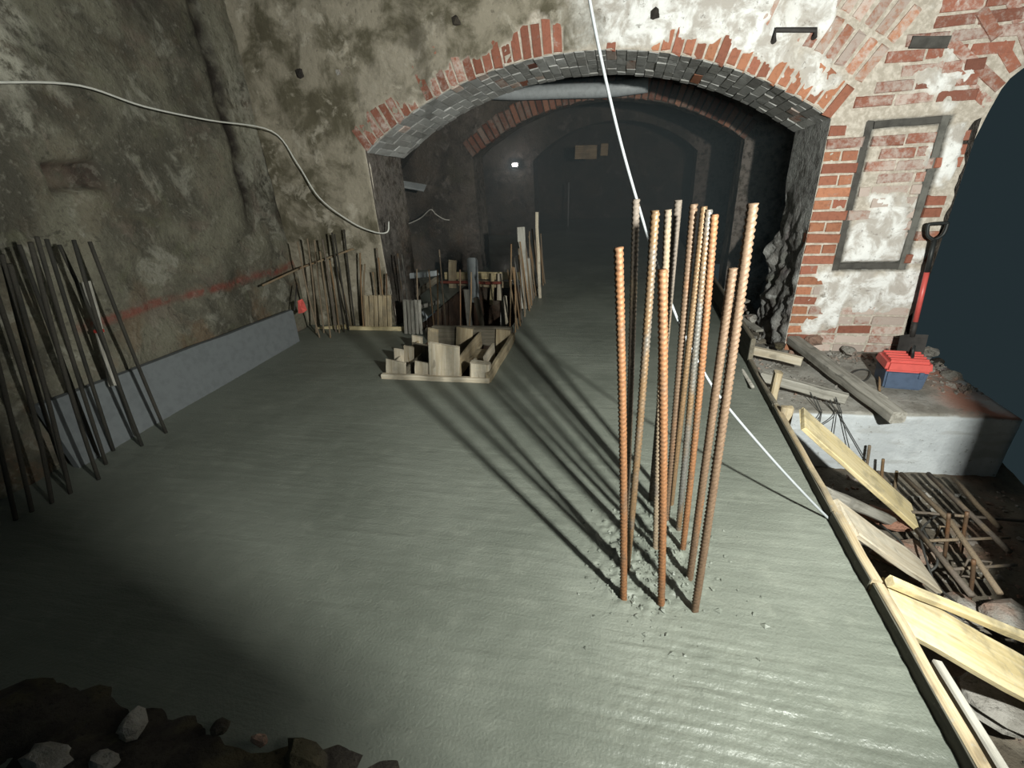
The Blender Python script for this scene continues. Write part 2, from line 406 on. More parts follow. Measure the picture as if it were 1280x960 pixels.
# --- big arch wall (front face y = 4.5)
YW, DEP = 4.5, .70
ACX, ACZ, AR = -.47, -1.1, 3.4; XL, XR = -2.40, 1.46
def zarc(x): return ACZ + math.sqrt(max(0, AR * AR - (x - ACX) ** 2))
def zarc2(x):
    t = max(0, min(1, (x - 2.43) / 1.6)); return 1.50 + .16 * sm(0, .05, t) + .62 * math.sqrt(max(0, 1 - (1 - t) ** 2))
NX0, NX1, NZ0, NZ1, NB = 1.70, 2.25, .56, 1.67, .062     # blind niche frame on the pier
def darc(x, z): return math.hypot(x - ACX, z - ACZ) - AR
def band(x, z):
    sk = .05 * (z - 1.1)
    dx = min(x - NX0, NX1 - x); dz = min(z - NZ0, NZ1 - z); d = min(dx, dz)
    return 1.0 if (-.002 < d < NB) else 0.0
def plaster_amt(x, z):
    n = fb(x * 2.3, z * 2.3, 5, 4); n2 = fb(x * 7, z * 7, 9, 3)
    d = darc(x, z)
    if band(x, z): return 0.0
    if x < XL - .02: v = 1.0
    elif z < .62 and x > XR: v = sm(-.03, .05, min(x - 1.60 - .25 * n2, .56 - z + .2 * n2, z - .02 - .2 * n2 - (.20 if x > 1.85 else 0), 2.40 - x))
    elif x < -1.5 and z > 1.4: v = sm(.02, .14, d - .02 + .5 * n + .2 * n2) * .85 if d < .5 else 1.0
    elif x < -.55: v = sm(.0, .05, d - .19 + .45 * n + .15 * n2)
    elif x < .25: v = sm(.0, .05, d - .02 + .1 * n2 + .1 * n)
    elif x < 1.35: v = sm(.0, .05, d - .075 + .22 * n2 + .10 * n) * sm(1.5, 1.1, x + .8 * n)
    elif NX0 < x < NX1 and NZ0 < z < NZ1: v = sm(-.05, .12, n + .2 * n2 + .28 * (1.0 - z))
    elif x > NX1 and z < 1.6: v = sm(.05, .15, n + .2 * n2 - .10) * (1 if x < 2.36 else 0)
    else: v = sm(.30, .42, n + .12 * n2) * .8
    v2 = sm(.16, .02, math.hypot((x - 1.30), (z - 2.02) * .8) + .25 * n2)          # white patch left over the springing
    v3 = sm(.20, .02, math.hypot((x - 2.12), (z - 1.86)) + .30 * n2)               # white patch over the niche
    return max(v, v2, v3)
def white_amt(x, z):
    if z < .62 and x > XR: return 1.0
    return min(1, max(.0, .05 + .75 * sm(-1.3, .5, x) + .3 * sm(2.15, 2.5, z) * sm(-.5, .4, x)))
cols = []
def cr(a, b, st): n = max(1, round((b - a) / st)); return [a + (b - a) * i / n for i in range(n + 1)]
aw_v, aw_f, aw_m = [], [], []
ZS = cr(-.7, 3.3, .02)
def wpt(x, z):
    p = plaster_amt(x, z); b = band(x, z)
    y = YW - .016 * p + .022 * b + .014 * fb(x * 3, z * 3, 2, 3) * p + .005 * nz(x * 30, z * 30, 1) + .03 * fb(x * .8, z * .8, 3, 2) * sm(-1, -2.4, x)
    if x < XL: y += .05 * fb(x * 2.2, z * 1.8, 11, 3)
    return (x, y, z), (p, white_amt(x, z), b)
def wall_block(xs, zb, warp=None):
    base = len(aw_v); nz_ = len(ZS)
    for x in xs:
        b = zb(x)
        for z in ZS:
            zz = max(z, b); xx = x if warp is None else warp(x, zz)
            p, m = wpt(xx, zz); aw_v.append(p); aw_m.append(m)
    for i in range(len(xs) - 1):
        for j in range(nz_ - 1):
            a, b_, c, d = base + i * nz_ + j, base + (i + 1) * nz_ + j, base + (i + 1) * nz_ + j + 1, base + i * nz_ + j + 1
            if aw_v[c][2] - aw_v[b_][2] < 1e-6 and aw_v[d][2] - aw_v[a][2] < 1e-6: continue
            aw_f.append((a, b_, c, d))
def warpL(x, z): return x + (.05 * fb(z * 3, 4, 2, 3) if x > XL - .02 else 0) * (1 if z < 1.66 else 0)
def warpR(x, z):
    k = sm(2.2, 2.43, x); return x + k * (.10 * fb(z * 4.3, 1, 7, 3) - .03) * (1 if z < 1.62 else 0) - .05 * sm(1.5, 1.48, x) * sm(.35, .0, z) * 0
wall_block(cr(-3.5, XL, .022), lambda x: -.7, warpL)
wall_block(cr(XL, XR, .02), zarc)
wall_block(cr(XR, 2.43, .02), lambda x: -.165, warpR)
wall_block(cr(2.43, 5.2, .03), zarc2)
me = mesh('wall_back', aw_v, aw_f); setmask(me, aw_m)
wall_back = link('wall_back', me, M['arch'], smooth=True); props(wall_back, **ST)
# ring of voussoirs over the arch face
trim_arch = empty('trim_1', (0, 0, 0)); props(trim_arch, **ST)
TH0, TH1 = math.asin((XL - ACX) / AR), math.asin((XR - ACX) / AR)
nb = 50
for row in (0, 1, 2):
    for i in range(nb):
        th = TH0 + (TH1 - TH0) * (i + .5) / nb + (.0 if row == 0 else .003)
        L = random.uniform(.225, .255); rc = AR + (.003, .262, .521)[row] + L / 2
        if row == 0: rc -= random.uniform(-.004, .010)
        x, z = ACX + rc * math.sin(th), ACZ + rc * math.cos(th)
        if row == 2 and x < 1.15: continue
        if row == 1 and x < .75 and not (-2.0 < x < -1.45): continue
        if plaster_amt(x, z) > .6 and plaster_amt(ACX + AR * math.sin(th) * 1.01, ACZ + (AR + .03) * math.cos(th)) > .6: continue
        R = Matrix.Translation((x, YW + .046 - random.uniform(.0, .010), z)) @ Matrix.Rotation(th, 4, 'Y')
        wsh = .16 if row == 0 else .50
        if x > .2: wsh = .12 + .35 * sm(.02, .2, darc(x, z) - .1) if row == 0 else .58
        if x < -1.35: wsh = .44
        hue = random.uniform(.25, .65) if x < 0 else random.uniform(.55, 1.0)
        brick(trim_arch, R, (.068, .10, L), 'brick', (wsh + random.uniform(-.1, .12), hue, random.uniform(.75, 1.1)))
# arch underside: grey coated bricks, and the masonry behind them
trim_soffit = None
pts = []; NT_, NY_ = 90, 14
for i in range(NT_ + 1):
    th = TH0 + (TH1 - TH0) * i / NT_
    for j in range(NY_ + 1):
        y = YW - .005 + DEP * j / NY_; rr_ = AR + .004 - .085 * j / NY_ + .015 * fb(th * 12, y * 5, 3, 3)
        pts.append((ACX + rr_ * math.sin(th), y, ACZ + rr_ * math.cos(th)))
trim_soffit = grid('trim_2', pts, NT_ + 1, NY_ + 1, M['scement'], [(0, .3, 0)] * len(pts)); props(trim_soffit, **ST)
for i in range(nb):
    th = TH0 + (TH1 - TH0) * (i + .5) / nb
    y = YW + .005; k = 0
    if i % 2: y -= .0
    while y < YW + DEP - .03:
        L = random.choice((.12, .25, .25)) if not (k == 0 and i % 2) else .12
        L = min(L, YW + DEP - y)
        rc = AR + .035 - random.uniform(-.002, .008) - .085 * (y + L / 2 - YW) / DEP
        x, z = ACX + rc * math.sin(th), ACZ + rc * math.cos(th)
        Rm = Matrix((( math.sin(th), 0, 0), (0, 1, 0), (0, 0, 1)))
        R = Matrix.Translation((x, y + L / 2, z)) @ Matrix.Rotation(th, 4, 'Y') @ Matrix.Rotation(math.pi / 2, 4, 'X') @ Matrix.Rotation(math.pi / 2, 4, 'Y')
        # local: x length -> world y, local -y (face) -> towards the arch centre
        ey = Vector((math.sin(th), 0, math.cos(th))); ex = (Vector((0, 1, 0)) - ey * (.085 / DEP)).normalized(); ey = (ey - ex * ey.dot(ex)).normalized(); ez = ex.cross(ey)
        R = Matrix.Translation((x, y + L / 2, z)) @ Matrix((ex, ey, ez)).transposed().to_4x4()
        red = random.random() < .05
        brick(trim_soffit, R, (L - .003, .07, .083), 'soffit' if not red else 'brick', (random.uniform(.2, .8), random.random(), random.uniform(.72, 1.05)))
        y += L; k += 1
# reveals of the two jambs
def reveal(name, x0, y0, y1, z0, z1, sgn, rough, mat, skewfn=None):
    ny, nz2 = 26, 70; pts, mk = [], []
    for j in range(ny + 1):
        for i in range(nz2 + 1):
            y = y0 + (y1 - y0) * j / ny; z = z0 + (z1 - z0) * i / nz2
            k = rough * (sm(.75, .45, (z + .25 * (y - y0) / (y1 - y0) * -1 - z0) / (z1 - z0)) * .99 + .01)
            dx = k * (fb(y * 5, z * 3.2, x0, 4) + .5 * fb(y * 14, z * 10, x0, 3)) * sm(0, .08, j / ny)
            if skewfn: dx += skewfn(y, z)
            pts.append((x0 + sgn * dx, y, z)); mk.append((0, .15 * (1 - k / max(rough, 1e-3)) * 3, .15 * sm(.6, .3, (z - z0) / (z1 - z0))))
    return grid(name, pts, ny + 1, nz2 + 1, mat, mk, flip=sgn < 0)
rv = reveal('trim_3', XR, YW - .004, YW + DEP, -.7, zarc(XR) + .02, -1, .16, M['reveal'], lambda y, z: .038 * (y - YW) / DEP + .05 * sm(1.0, .2, z) * sm(YW + .1, YW + .5, y)); props(rv, **ST)
rv2 = reveal('trim_4', XL, YW - .02, YW + DEP, -.7, zarc(XL) + .02, 1, .08, M['inner']); props(rv2, **ST)
rv3 = reveal('trim_5', 2.43, YW + .0, YW + DEP, -.7, 1.64, 1, .05, M['inner']); props(rv3, **ST)
# pier and spandrel bricks in courses (kept clear of arch ring, plaster and niche frame)
CH = .088; cnt = 0; cand = []
for k in range(-3, 33):
    zc = -.10 + CH * (k + .5); off = .13 if k % 2 else 0
    x = XR + .004; first = True
    while x < 3.3:
        L = (.245 if not off else (.12 if first else .245)) if not first or not off else .12
        L += random.uniform(-.012, .012); first = False
        if random.random() < .14: L = .12
        xc = x + L / 2; x += L + .012
        if zc < 1.66 and xc + L / 2 > 2.40:
            L -= xc + L / 2 - 2.395; xc = 2.395 - L / 2
            if L < .05: continue
        if zc > 1.5 and (zc - .05 < zarc2(xc) + .27 and xc > 2.38): continue
        if zc > 1.60 and darc(xc, zc) < .80 and math.atan2(xc - ACX, zc - ACZ) < TH1 + .02: continue
        inside = NX0 + NB < xc - L / 2 + .03 and xc + L / 2 - .03 < NX1 - NB and NZ0 + NB < zc - .03 and zc + .03 < NZ1 - NB
        outside = xc + L / 2 < NX0 + .03 or xc - L / 2 > NX1 - .03 or zc + .04 < NZ0 or zc - .04 > NZ1
        if not inside and not outside:
            # trim the brick against the frame band
            if NZ0 + NB < zc - .03 and zc + .03 < NZ1 - NB:
                a, b = xc - L / 2, xc + L / 2
                if a < NX0 < b: b = NX0 - .005
                elif a < NX0 + NB: a = NX0 + NB + .005
                if a < NX1 - NB < b: b = NX1 - NB - .005
                elif a < NX1 < b: a = NX1 + .005
                if b - a < .04: continue
                xc, L = (a + b) / 2, b - a
            else: continue
        if min(plaster_amt(xc, zc), plaster_amt(xc - L * .4, zc), plaster_amt(xc + L * .4, zc)) > .55: continue
        if zc > 2.75: continue
        cand.append((xc, zc, L))
for xc, zc, L in cand:
    if xc < 1.66 and zc < 1.45: wsh, hue = random.uniform(.0, .34), random.uniform(.45, .95)
    elif zc > 1.7: wsh, hue = random.uniform(.30, .60), random.uniform(.15, .6)
    elif NX0 < xc < NX1: wsh, hue = (random.uniform(.34, .60) if zc > 1.25 else random.uniform(.50, .85)), random.uniform(.3, .7)
    elif zc < .2 and xc > 1.85: wsh, hue = random.uniform(.0, .25), random.uniform(.5, .9)
    else: wsh, hue = random.uniform(.2, .55), random.uniform(.3, .7)
    if random.random() < .07: wsh = .05
    R = Matrix.Translation((xc, YW + .046 - random.uniform(.0, .010), zc + random.uniform(-.003, .003))) @ Matrix.Rotation(random.uniform(-.02, .02), 4, 'Y')
    brick(wall_back, R, (L, .10, .074), 'brick', (wsh, hue, random.uniform(.8, 1.1)))
# the right-hand opening's own ring of bricks
trim_right = empty('trim_6', (0, 0, 0)); props(trim_right, **ST)
xprev = 2.40; s_acc = 0
path = [(2.455 + .012 * i, zarc2(2.455 + .012 * i)) for i in range(88)]
acc = 0; last = 0
for i in range(1, len(path)):
    acc += math.dist(path[i], path[i - 1])
    if acc - last >= .084:
        last = acc; (xa, za), (xb, zb_) = path[i - 1], path[min(i + 2, len(path) - 1)]
        tx, tz = xb - xa, zb_ - za; l = math.hypot(tx, tz); nx_, nz_2 = -tz / l, tx / l
        if nz_2 < .62: nx_, nz_2 = -.784, .62
        for row in (0, 1):
            L = random.uniform(.225, .25); c = .128 + .262 * row
            x, z = xa + nx_ * c, za + nz_2 * c; th = math.atan2(nx_, nz_2)
            if darc(x, z) < .3 or plaster_amt(x, z) > .55 or (z < NZ1 + .03 and x < NX1 + .05): continue
            R = Matrix.Translation((x, YW + .046 - random.uniform(0, .010), z)) @ Matrix.Rotation(th, 4, 'Y')
            brick(trim_right, R, (.068, .10, L), 'brick', (random.uniform(.30, .60), random.uniform(.2, .6), random.uniform(.8, 1.05)))
# frame strips of the blind niche, seated in the recess
niche = empty('trim_7', ((NX0 + NX1) / 2, YW, NZ0)); props(niche, kind='structure')
h = NB / 2
for (a, b, mt) in (((NX0 + h, NZ0), (NX0 + h, NZ1), 'darkcem'), ((NX1 - h, NZ0), (NX1 - h, NZ1), 'cement'), ((NX0 + NB, NZ1 - h), (NX1 - NB, NZ1 - h), 'darkcem'), ((NX0 + NB, NZ0 + h), (NX1 - NB, NZ0 + h), 'darkcem')):
    plank('frame_strip', (a[0], YW + .022, a[1]), (b[0], YW + .022, b[1]), NB * .8, .03, mt, (0, -1, 0), niche, .005)

# --- left wall
def lwx(y, z): return -3.45 - .03 * (y - 3) + .0
PK0, PK1 = AX(48, 198, -3.42), AX(140, 238, -3.42)     # rectangular pocket in the wall
ny, nz_ = 240, 150; pts, mk = [], []
RL = [AX(110, 408, -3.40), AX(300, 350, -3.40), AX(380, 330, -3.40), AX(450, 313, -3.40)]
def redline(y, z):
    zl = RL[0].z + (RL[2].z - RL[0].z) * (y - RL[0].y) / (RL[2].y - RL[0].y)
    return sm(.045, .008, abs(z - zl + .03 * nz(y * 3, 2, 0))) * sm(.15, .5, .62 + fb(y * 2.5, 7, 0, 2) * 1.0)
CK = [AX(250, 0, -3.42), AX(300, 200, -3.42), AX(322, 280, -3.42)]
for j in range(ny + 1):
    y = -.9 + 5.5 * j / ny
    for i in range(nz_ + 1):
        z = -.8 + 4.1 * i / nz_
        x = lwx(y, z) + .10 * fb(y * .9, z * .9, 1, 3) + .035 * fb(y * 4, z * 4, 5, 4)
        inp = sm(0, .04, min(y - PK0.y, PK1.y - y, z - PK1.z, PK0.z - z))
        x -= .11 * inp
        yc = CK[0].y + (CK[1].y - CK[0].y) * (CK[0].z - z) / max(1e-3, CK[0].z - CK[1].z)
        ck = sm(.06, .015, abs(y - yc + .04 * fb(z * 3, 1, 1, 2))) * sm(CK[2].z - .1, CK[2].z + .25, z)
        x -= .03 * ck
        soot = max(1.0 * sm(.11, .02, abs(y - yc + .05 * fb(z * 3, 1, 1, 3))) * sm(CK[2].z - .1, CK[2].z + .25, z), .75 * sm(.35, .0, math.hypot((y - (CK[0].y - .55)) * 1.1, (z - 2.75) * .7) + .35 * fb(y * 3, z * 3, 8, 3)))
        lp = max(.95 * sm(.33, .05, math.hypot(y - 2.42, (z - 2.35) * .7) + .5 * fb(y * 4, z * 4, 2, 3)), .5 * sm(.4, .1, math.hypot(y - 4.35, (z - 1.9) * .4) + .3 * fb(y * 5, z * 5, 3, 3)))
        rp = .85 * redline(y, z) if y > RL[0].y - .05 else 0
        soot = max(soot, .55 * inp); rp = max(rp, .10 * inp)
        pts.append((x, y, z)); mk.append((rp, lp, soot))
wall_left = grid('wall_left', pts, ny + 1, nz_ + 1, M['left'], mk, flip=True); props(wall_left, **ST)

# --- tunnel behind the arch: second and third cross arches, vaults, side and end walls
def cross_arch(name, Y, x0, x1, zs, rise, th, xl, xr, ztop, mat, step=.05):
    a = (x1 - x0) / 2; cx = (x0 + x1) / 2; Rr = (a * a + rise * rise) / (2 * rise); cz = zs + rise - Rr
    za = lambda x: cz + math.sqrt(max(0, Rr * Rr - (x - cx) ** 2))
    V, F, K = [], [], []
    zs_l = cr(-.7, ztop, step)
    def blk(xs, zb):
        b0 = len(V); n = len(zs_l)
        for x in xs:
            for z in zs_l:
                zz = max(z, zb(x)); V.append((x, Y + .05 * fb(x * 2, zz * 2, Y, 3), zz)); K.append((0, .2 * sm(.5, 0, abs(x - x0)) + .8 * sm(x1 - .3, x1, x), 0))
        for i in range(len(xs) - 1):
            for j in range(n - 1):
                q = (b0 + i * n + j, b0 + (i + 1) * n + j, b0 + (i + 1) * n + j + 1, b0 + i * n + j + 1)
                if V[q[2]][2] - V[q[1]][2] < 1e-6 and V[q[3]][2] - V[q[0]][2] < 1e-6: continue
                F.append(q)
    blk(cr(xl, x0, step), lambda x: -.7); blk(cr(x0, x1, step), za); blk(cr(x1, xr, step), lambda x: -.7)
    # underside and jambs
    prof = [(x0, -.7)] + [(x0, z) for z in cr(-.5, zs - .02, .2)] + [(x, za(x)) for x in cr(x0, x1, .08)] + [(x1, z) for z in reversed(cr(-.5, zs - .02, .2))] + [(x1, -.7)]
    b0 = len(V); nyy = 6
    for (x, z) in prof:
        for j in range(nyy + 1):
            y = Y + th * j / nyy; q = .03 * fb(x * 3, y * 4, z * 3, 3) * (1 if j else 0)
            V.append((x + q, y + (.05 * fb(x * 2, z * 2, Y, 3) if j == 0 else 0), z - q)); K.append((0, .5, 0))
    for i in range(len(prof) - 1):
        for j in range(nyy):
            F.append((b0 + i * (nyy + 1) + j, b0 + i * (nyy + 1) + j + 1, b0 + (i + 1) * (nyy + 1) + j + 1, b0 + (i + 1) * (nyy + 1) + j))
    me = mesh(name, V, F); setmask(me, K); o = link(name, me, mat); props(o, **ST)
    return o, cx, cz, Rr
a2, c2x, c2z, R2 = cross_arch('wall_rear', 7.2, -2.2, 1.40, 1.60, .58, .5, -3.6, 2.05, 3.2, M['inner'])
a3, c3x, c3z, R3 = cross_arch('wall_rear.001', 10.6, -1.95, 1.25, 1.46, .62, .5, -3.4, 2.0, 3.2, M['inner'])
t0, t1 = math.asin((-2.2 - c2x) / R2), math.asin((1.40 - c2x) / R2); n2 = 46
trim_b = empty('trim_8', (0, 0, 0)); props(trim_b, **ST)
for i in range(n2):
    th = t0 + (t1 - t0) * (i + .5) / n2
    L = random.uniform(.22, .25); rc = R2 + L / 2 + random.uniform(-.01, .006)
    x, z = c2x + rc * math.sin(th), c2z + rc * math.cos(th)
    brick(trim_b, Matrix.Translation((x, 7.2 + .05 * fb(x * 2, z * 2, 7.2, 3) + .03 - random.uniform(0, .012), z)) @ Matrix.Rotation(th, 4, 'Y'), (.068, .10, L), 'ibrick',
          (random.uniform(.2, .6), random.random(), random.uniform(.8, 1.1)))
def vault(name, y0, y1, cx, cz, Rr, half):
    pts = []; t = math.asin(min(.99, half / Rr))
    for i in range(41):
        th = -t + 2 * t * i / 40
        for j in range(13):
            y = y0 + (y1 - y0) * j / 12; r_ = Rr + .04 * fb(th * 8, y * 2, 4, 3)
            pts.append((cx + r_ * math.sin(th), y, cz + r_ * math.cos(th)))
    o = grid(name, pts, 41, 13, M['inner'], [(0, 0, 0)] * len(pts)); return props(o, **ST)
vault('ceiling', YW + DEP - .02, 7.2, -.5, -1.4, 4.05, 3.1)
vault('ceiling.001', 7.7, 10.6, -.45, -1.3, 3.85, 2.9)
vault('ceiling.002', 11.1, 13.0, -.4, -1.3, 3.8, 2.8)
def plane_wall(name, fn, nu, nv, mat, amp=.05, kind='structure', flip=False):
    pts = [fn(i / nu, j / nv) for i in range(nu + 1) for j in range(nv + 1)]
    o = grid(name, pts, nu + 1, nv + 1, mat, [(0, 0, 0)] * len(pts), flip=flip); return props(o, kind=kind)
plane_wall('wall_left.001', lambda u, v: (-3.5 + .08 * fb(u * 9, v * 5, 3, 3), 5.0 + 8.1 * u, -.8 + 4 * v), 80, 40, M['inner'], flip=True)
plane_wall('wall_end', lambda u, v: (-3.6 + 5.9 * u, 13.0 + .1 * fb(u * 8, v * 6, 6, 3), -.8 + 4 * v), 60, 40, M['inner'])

# --- slab with the pit left open
PX0, PX1, PY0, PY1 = -2.15, -1.12, 4.38, 6.25
BX0, BX1, BY0, BY1 = -1.86, -1.03, 3.24, 4.10      # boxed-out recess in front of the pit
def slab_z(x, y):
    z = .006 * fb(x * 1.1, y * 1.6, 3, 3) + .0022 * nz(x * 2.2, y * 24, 4) * (1 + .8 * sm(1.9, .9, y) * sm(.1, .4, x)) + .002 * nz(x * 12, y * 30, 1)
    rough = sm(.42, .18, math.hypot((x - .15) * 1.3, (y - 1.62)))
    z += rough * (.050 * max(0, fb(x * 14, y * 14, 2, 3)) + .016 * nz(x * 33, y * 33, 7))
    ro2 = sm(.55, .2, math.hypot((x - .4) * .8, (y - .95) * 1.2))
    z += ro2 * (.0030 * math.sin(y * 165 + 2.5 * fb(x * 2.2, y * 2, 9, 2) + x * 6) * (.5 + .9 * abs(nz(x * 5, y * 9, 2))) + .0030 * nz(x * 24, y * 36, 3) + .0028 * nz(x * 55, y * 60, 3))
    return z
sx = cr(-3.45, BX0, .03) + cr(BX0, PX1, .03)[1:] + cr(PX1, BX1, .03)[1:] + cr(BX1, -.4, .02)[1:] + cr(-.4, .972, .010)[1:]
sy = cr(-.6, .7, .05) + cr(.7, 2.3, .010)[1:] + cr(2.3, BY0, .025)[1:] + cr(BY0, BY1, .03)[1:] + cr(BY1, PY0, .03)[1:] + cr(PY0, PY1, .05)[1:] + cr(PY1, 13.1, .15)[1:]
PXI = min(range(len(sx)), key=lambda i: abs(sx[i] - PX0))
pts = [(x, y, slab_z(x, y)) for x in sx for y in sy]
def hole(i, j):
    x, y = (sx[i] + sx[i + 1]) / 2, (sy[j] + sy[j + 1]) / 2
    return (PX0 < x < PX1 and PY0 < y < PY1) or (BX0 < x < BX1 and BY0 < y < BY1)
floor = grid('floor', pts, len(sx), len(sy), M['slab'], skip=hole); props(floor, **ST)
def quadstrip(name, loop, z0, z1, mat, parent=None, closed=True, inward=True):
    v, f = [], []
    n = len(loop)
    for (x, y) in loop: v += [(x, y, z0), (x, y, z1)]
    for i in range(n if closed else n - 1):
        j = (i + 1) % n; f.append((2 * i, 2 * j, 2 * j + 1, 2 * i + 1))
    return link(name, mesh(name, v, f), mat, parent)
props(quadstrip('floor_edge', [(.972, -.6), (.972, 13.1)], -.75, -.002, M['cement'], closed=False), **ST)
def pit(name, x0, x1, y0, y1, d, mat):
    v, f = [], []; n = 10
    def face(p, q, r_):
        b = len(v)
        for i in range(n + 1):
            for j in range(n + 1):
                P = Vector(p) + (Vector(q) - Vector(p)) * i / n + (Vector(r_) - Vector(p)) * j / n
                k = .05 if 0 < j else 0
                v.append(P + Vector((fb(P.x * 4, P.y * 4, P.z * 4), fb(P.y * 4, P.z * 4, P.x * 4 + 5), fb(P.z * 5, P.x * 5, 2))) * k)
        for i in range(n):
            for j in range(n): f.append((b + i * (n + 1) + j, b + (i + 1) * (n + 1) + j, b + (i + 1) * (n + 1) + j + 1, b + i * (n + 1) + j + 1))
    face((x0, y0, -.004), (x1, y0, -.004), (x0, y0, -d)); face((x1, y0, -.004), (x1, y1, -.004), (x1, y0, -d))
    face((x1, y1, -.004), (x0, y1, -.004), (x1, y1, -d)); face((x0, y1, -.004), (x0, y0, -.004), (x0, y1, -d)); face((x0, y0, -d), (x1, y0, -d), (x0, y1, -d))
    return props(link(name, mesh(name, v, f), mat), **ST)
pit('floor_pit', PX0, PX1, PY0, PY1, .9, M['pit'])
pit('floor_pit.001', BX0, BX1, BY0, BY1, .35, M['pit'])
# --- lower ground on the right, footing block under the pier, dark pier beside the lamp
def gz(x, y):
    z = -.64 + .05 * fb(x * 2, y * 2, 3, 4) + .025 * fb(x * 9, y * 9, 1, 3)
    z += .30 * sm(1.35, .97, x) * (0.25 + .6 * sm(2.2, 3.4, y)) + .42 * sm(4.4, 4.9, y)
    return z
gx, gy = cr(.96, 3.1, .035), cr(-.6, 5.2, .035) + cr(5.2, 6.6, .2)[1:]
ground = grid('ground', [(x, y, gz(x, y)) for x in gx for y in gy], len(gx), len(gy), M['ground'], skip=lambda i, j: (gx[i] > 1.5 and gy[j] > 4.95) or (gx[i] > 2.72 and gy[j] > 3.2)); props(ground, **ST)
BT = -.17
def footing():
    nx_, ny_, nzz = 44, 34, 14; v, f, = [], []
    X0, X1, Y0, Y1 = 1.0, 2.62, 3.28, 4.62
    def top(x, y): return BT + .02 * fb(x * 3, y * 3, 8, 3) - .02 * sm(2.35, 2.62, x)
    def fy(x, z): return Y0 + .06 * (x - 1) + .012 * fb(x * 4, z * 4, 3, 3)
    for i in range(nx_ + 1):
        x = X0 + (X1 - X0) * i / nx_
        for k in range(nzz + 1):
            z = -.75 + (BT + .75) * k / nzz
            zz = min(z, top(x, Y0)) if k < nzz else top(x, Y0); v.append((x, fy(x, z), zz))
        for j in range(1, ny_ + 1):
            y = Y0 + .06 * (x - 1) + (Y1 - Y0 - .06 * (x - 1)) * j / ny_; v.append((x, y, top(x, y)))
    n = nzz + 1 + ny_
    for i in range(nx_):
        for j in range(n - 1): f.append((i * n + j, (i + 1) * n + j, (i + 1) * n + j + 1, i * n + j + 1))
    b = len(v); v += [(X1, Y0 + .1, -.75), (X1, Y1, -.75), (X1, Y1, BT)]
    e = nx_ * n; f.append((e, b, b + 1, b + 2, e + n - 1) + tuple(e + k for k in range(n - 2, 0, -1)))
    me = mesh('footing', v, f); o = link('footing', me, M['block'], smooth=True)
    return props(o, **ST)
footing()
pr_ = [(1.585, 1.07, -.75), (1.515, 1.10, 1.2), (1.50, 1.10, 3.3), (1.60, .45, -.75), (1.60, .45, 1.2), (1.60, .45, 3.3), (3.2, 1.10, -.75), (3.2, 1.10, 1.2), (3.2, 1.10, 3.3)]
wr = link('wall_right', mesh('wall_right', pr_, [(3, 0, 1, 4), (4, 1, 2, 5), (0, 6, 7, 1), (1, 7, 8, 2)]), M['reveal']); setmask(wr.data, [(0, 0, 0)] * 9); props(wr, **ST)
# ------------------------------------------------------------------ THINGS
# --- the floodlight itself, beside the camera and out of the frame: unseen housing on a mast, cheek and lip added to cut light
fl = empty('unseen_floodlight', (LX, LY - .12, -.64)); props(fl, 'unseen black work floodlight on a steel mast, cheek and lip added to cut light', 'lamp')
def pol(az, d, z): a = math.radians(az); return Vector((LX + d * math.cos(a), LY + d * math.sin(a), LZ + z))
def sheet_part(nm, a, b, z0, z1, t=.006):
    d = (b - a); n = Vector((d.y, -d.x, 0)).normalized() * t; v = []
    for q in (a, b, b + n, a + n): v += [Vector((q.x, q.y, LZ + z0)), Vector((q.x, q.y, LZ + z1))]
    return link(nm, mesh(nm, v, [(0, 2, 3, 1), (2, 4, 5, 3), (4, 6, 7, 5), (6, 0, 1, 7), (1, 3, 5, 7), (0, 6, 4, 2)]), M['blackp'], fl)
sheet_part('light_cutoff', pol(161, .30, 0), pol(215, .17, 0), -.26, .30)  # side sheet added to cut the lamp's light at the lower left
link('lower_light_cutoff', mesh('lower_light_cutoff', [pol(215, .17, -.2), pol(330, .17, -.2), pol(40, .092, -.2), pol(70, .092, -.2), pol(100, .092, -.2), pol(130, .092, -.2), pol(161, .092, -.2)], [(6, 5, 4, 3, 2, 1, 0)]), M['blackp'], fl)  # bottom sheet added to dim the slab close to the camera
sheet_part('back_plate', pol(215, .17, 0), pol(330, .17, 0), -.20, .20)
tube('unseen_mast', [(LX, LY - .13, -.66), (LX, LY - .13, LZ - .1)], .02, 'iron', fl, curve=False)
tube('unseen_foot', [(LX - .25, LY - .13, -.62), (LX + .25, LY - .13, -.62)], .015, 'iron', fl, curve=False)
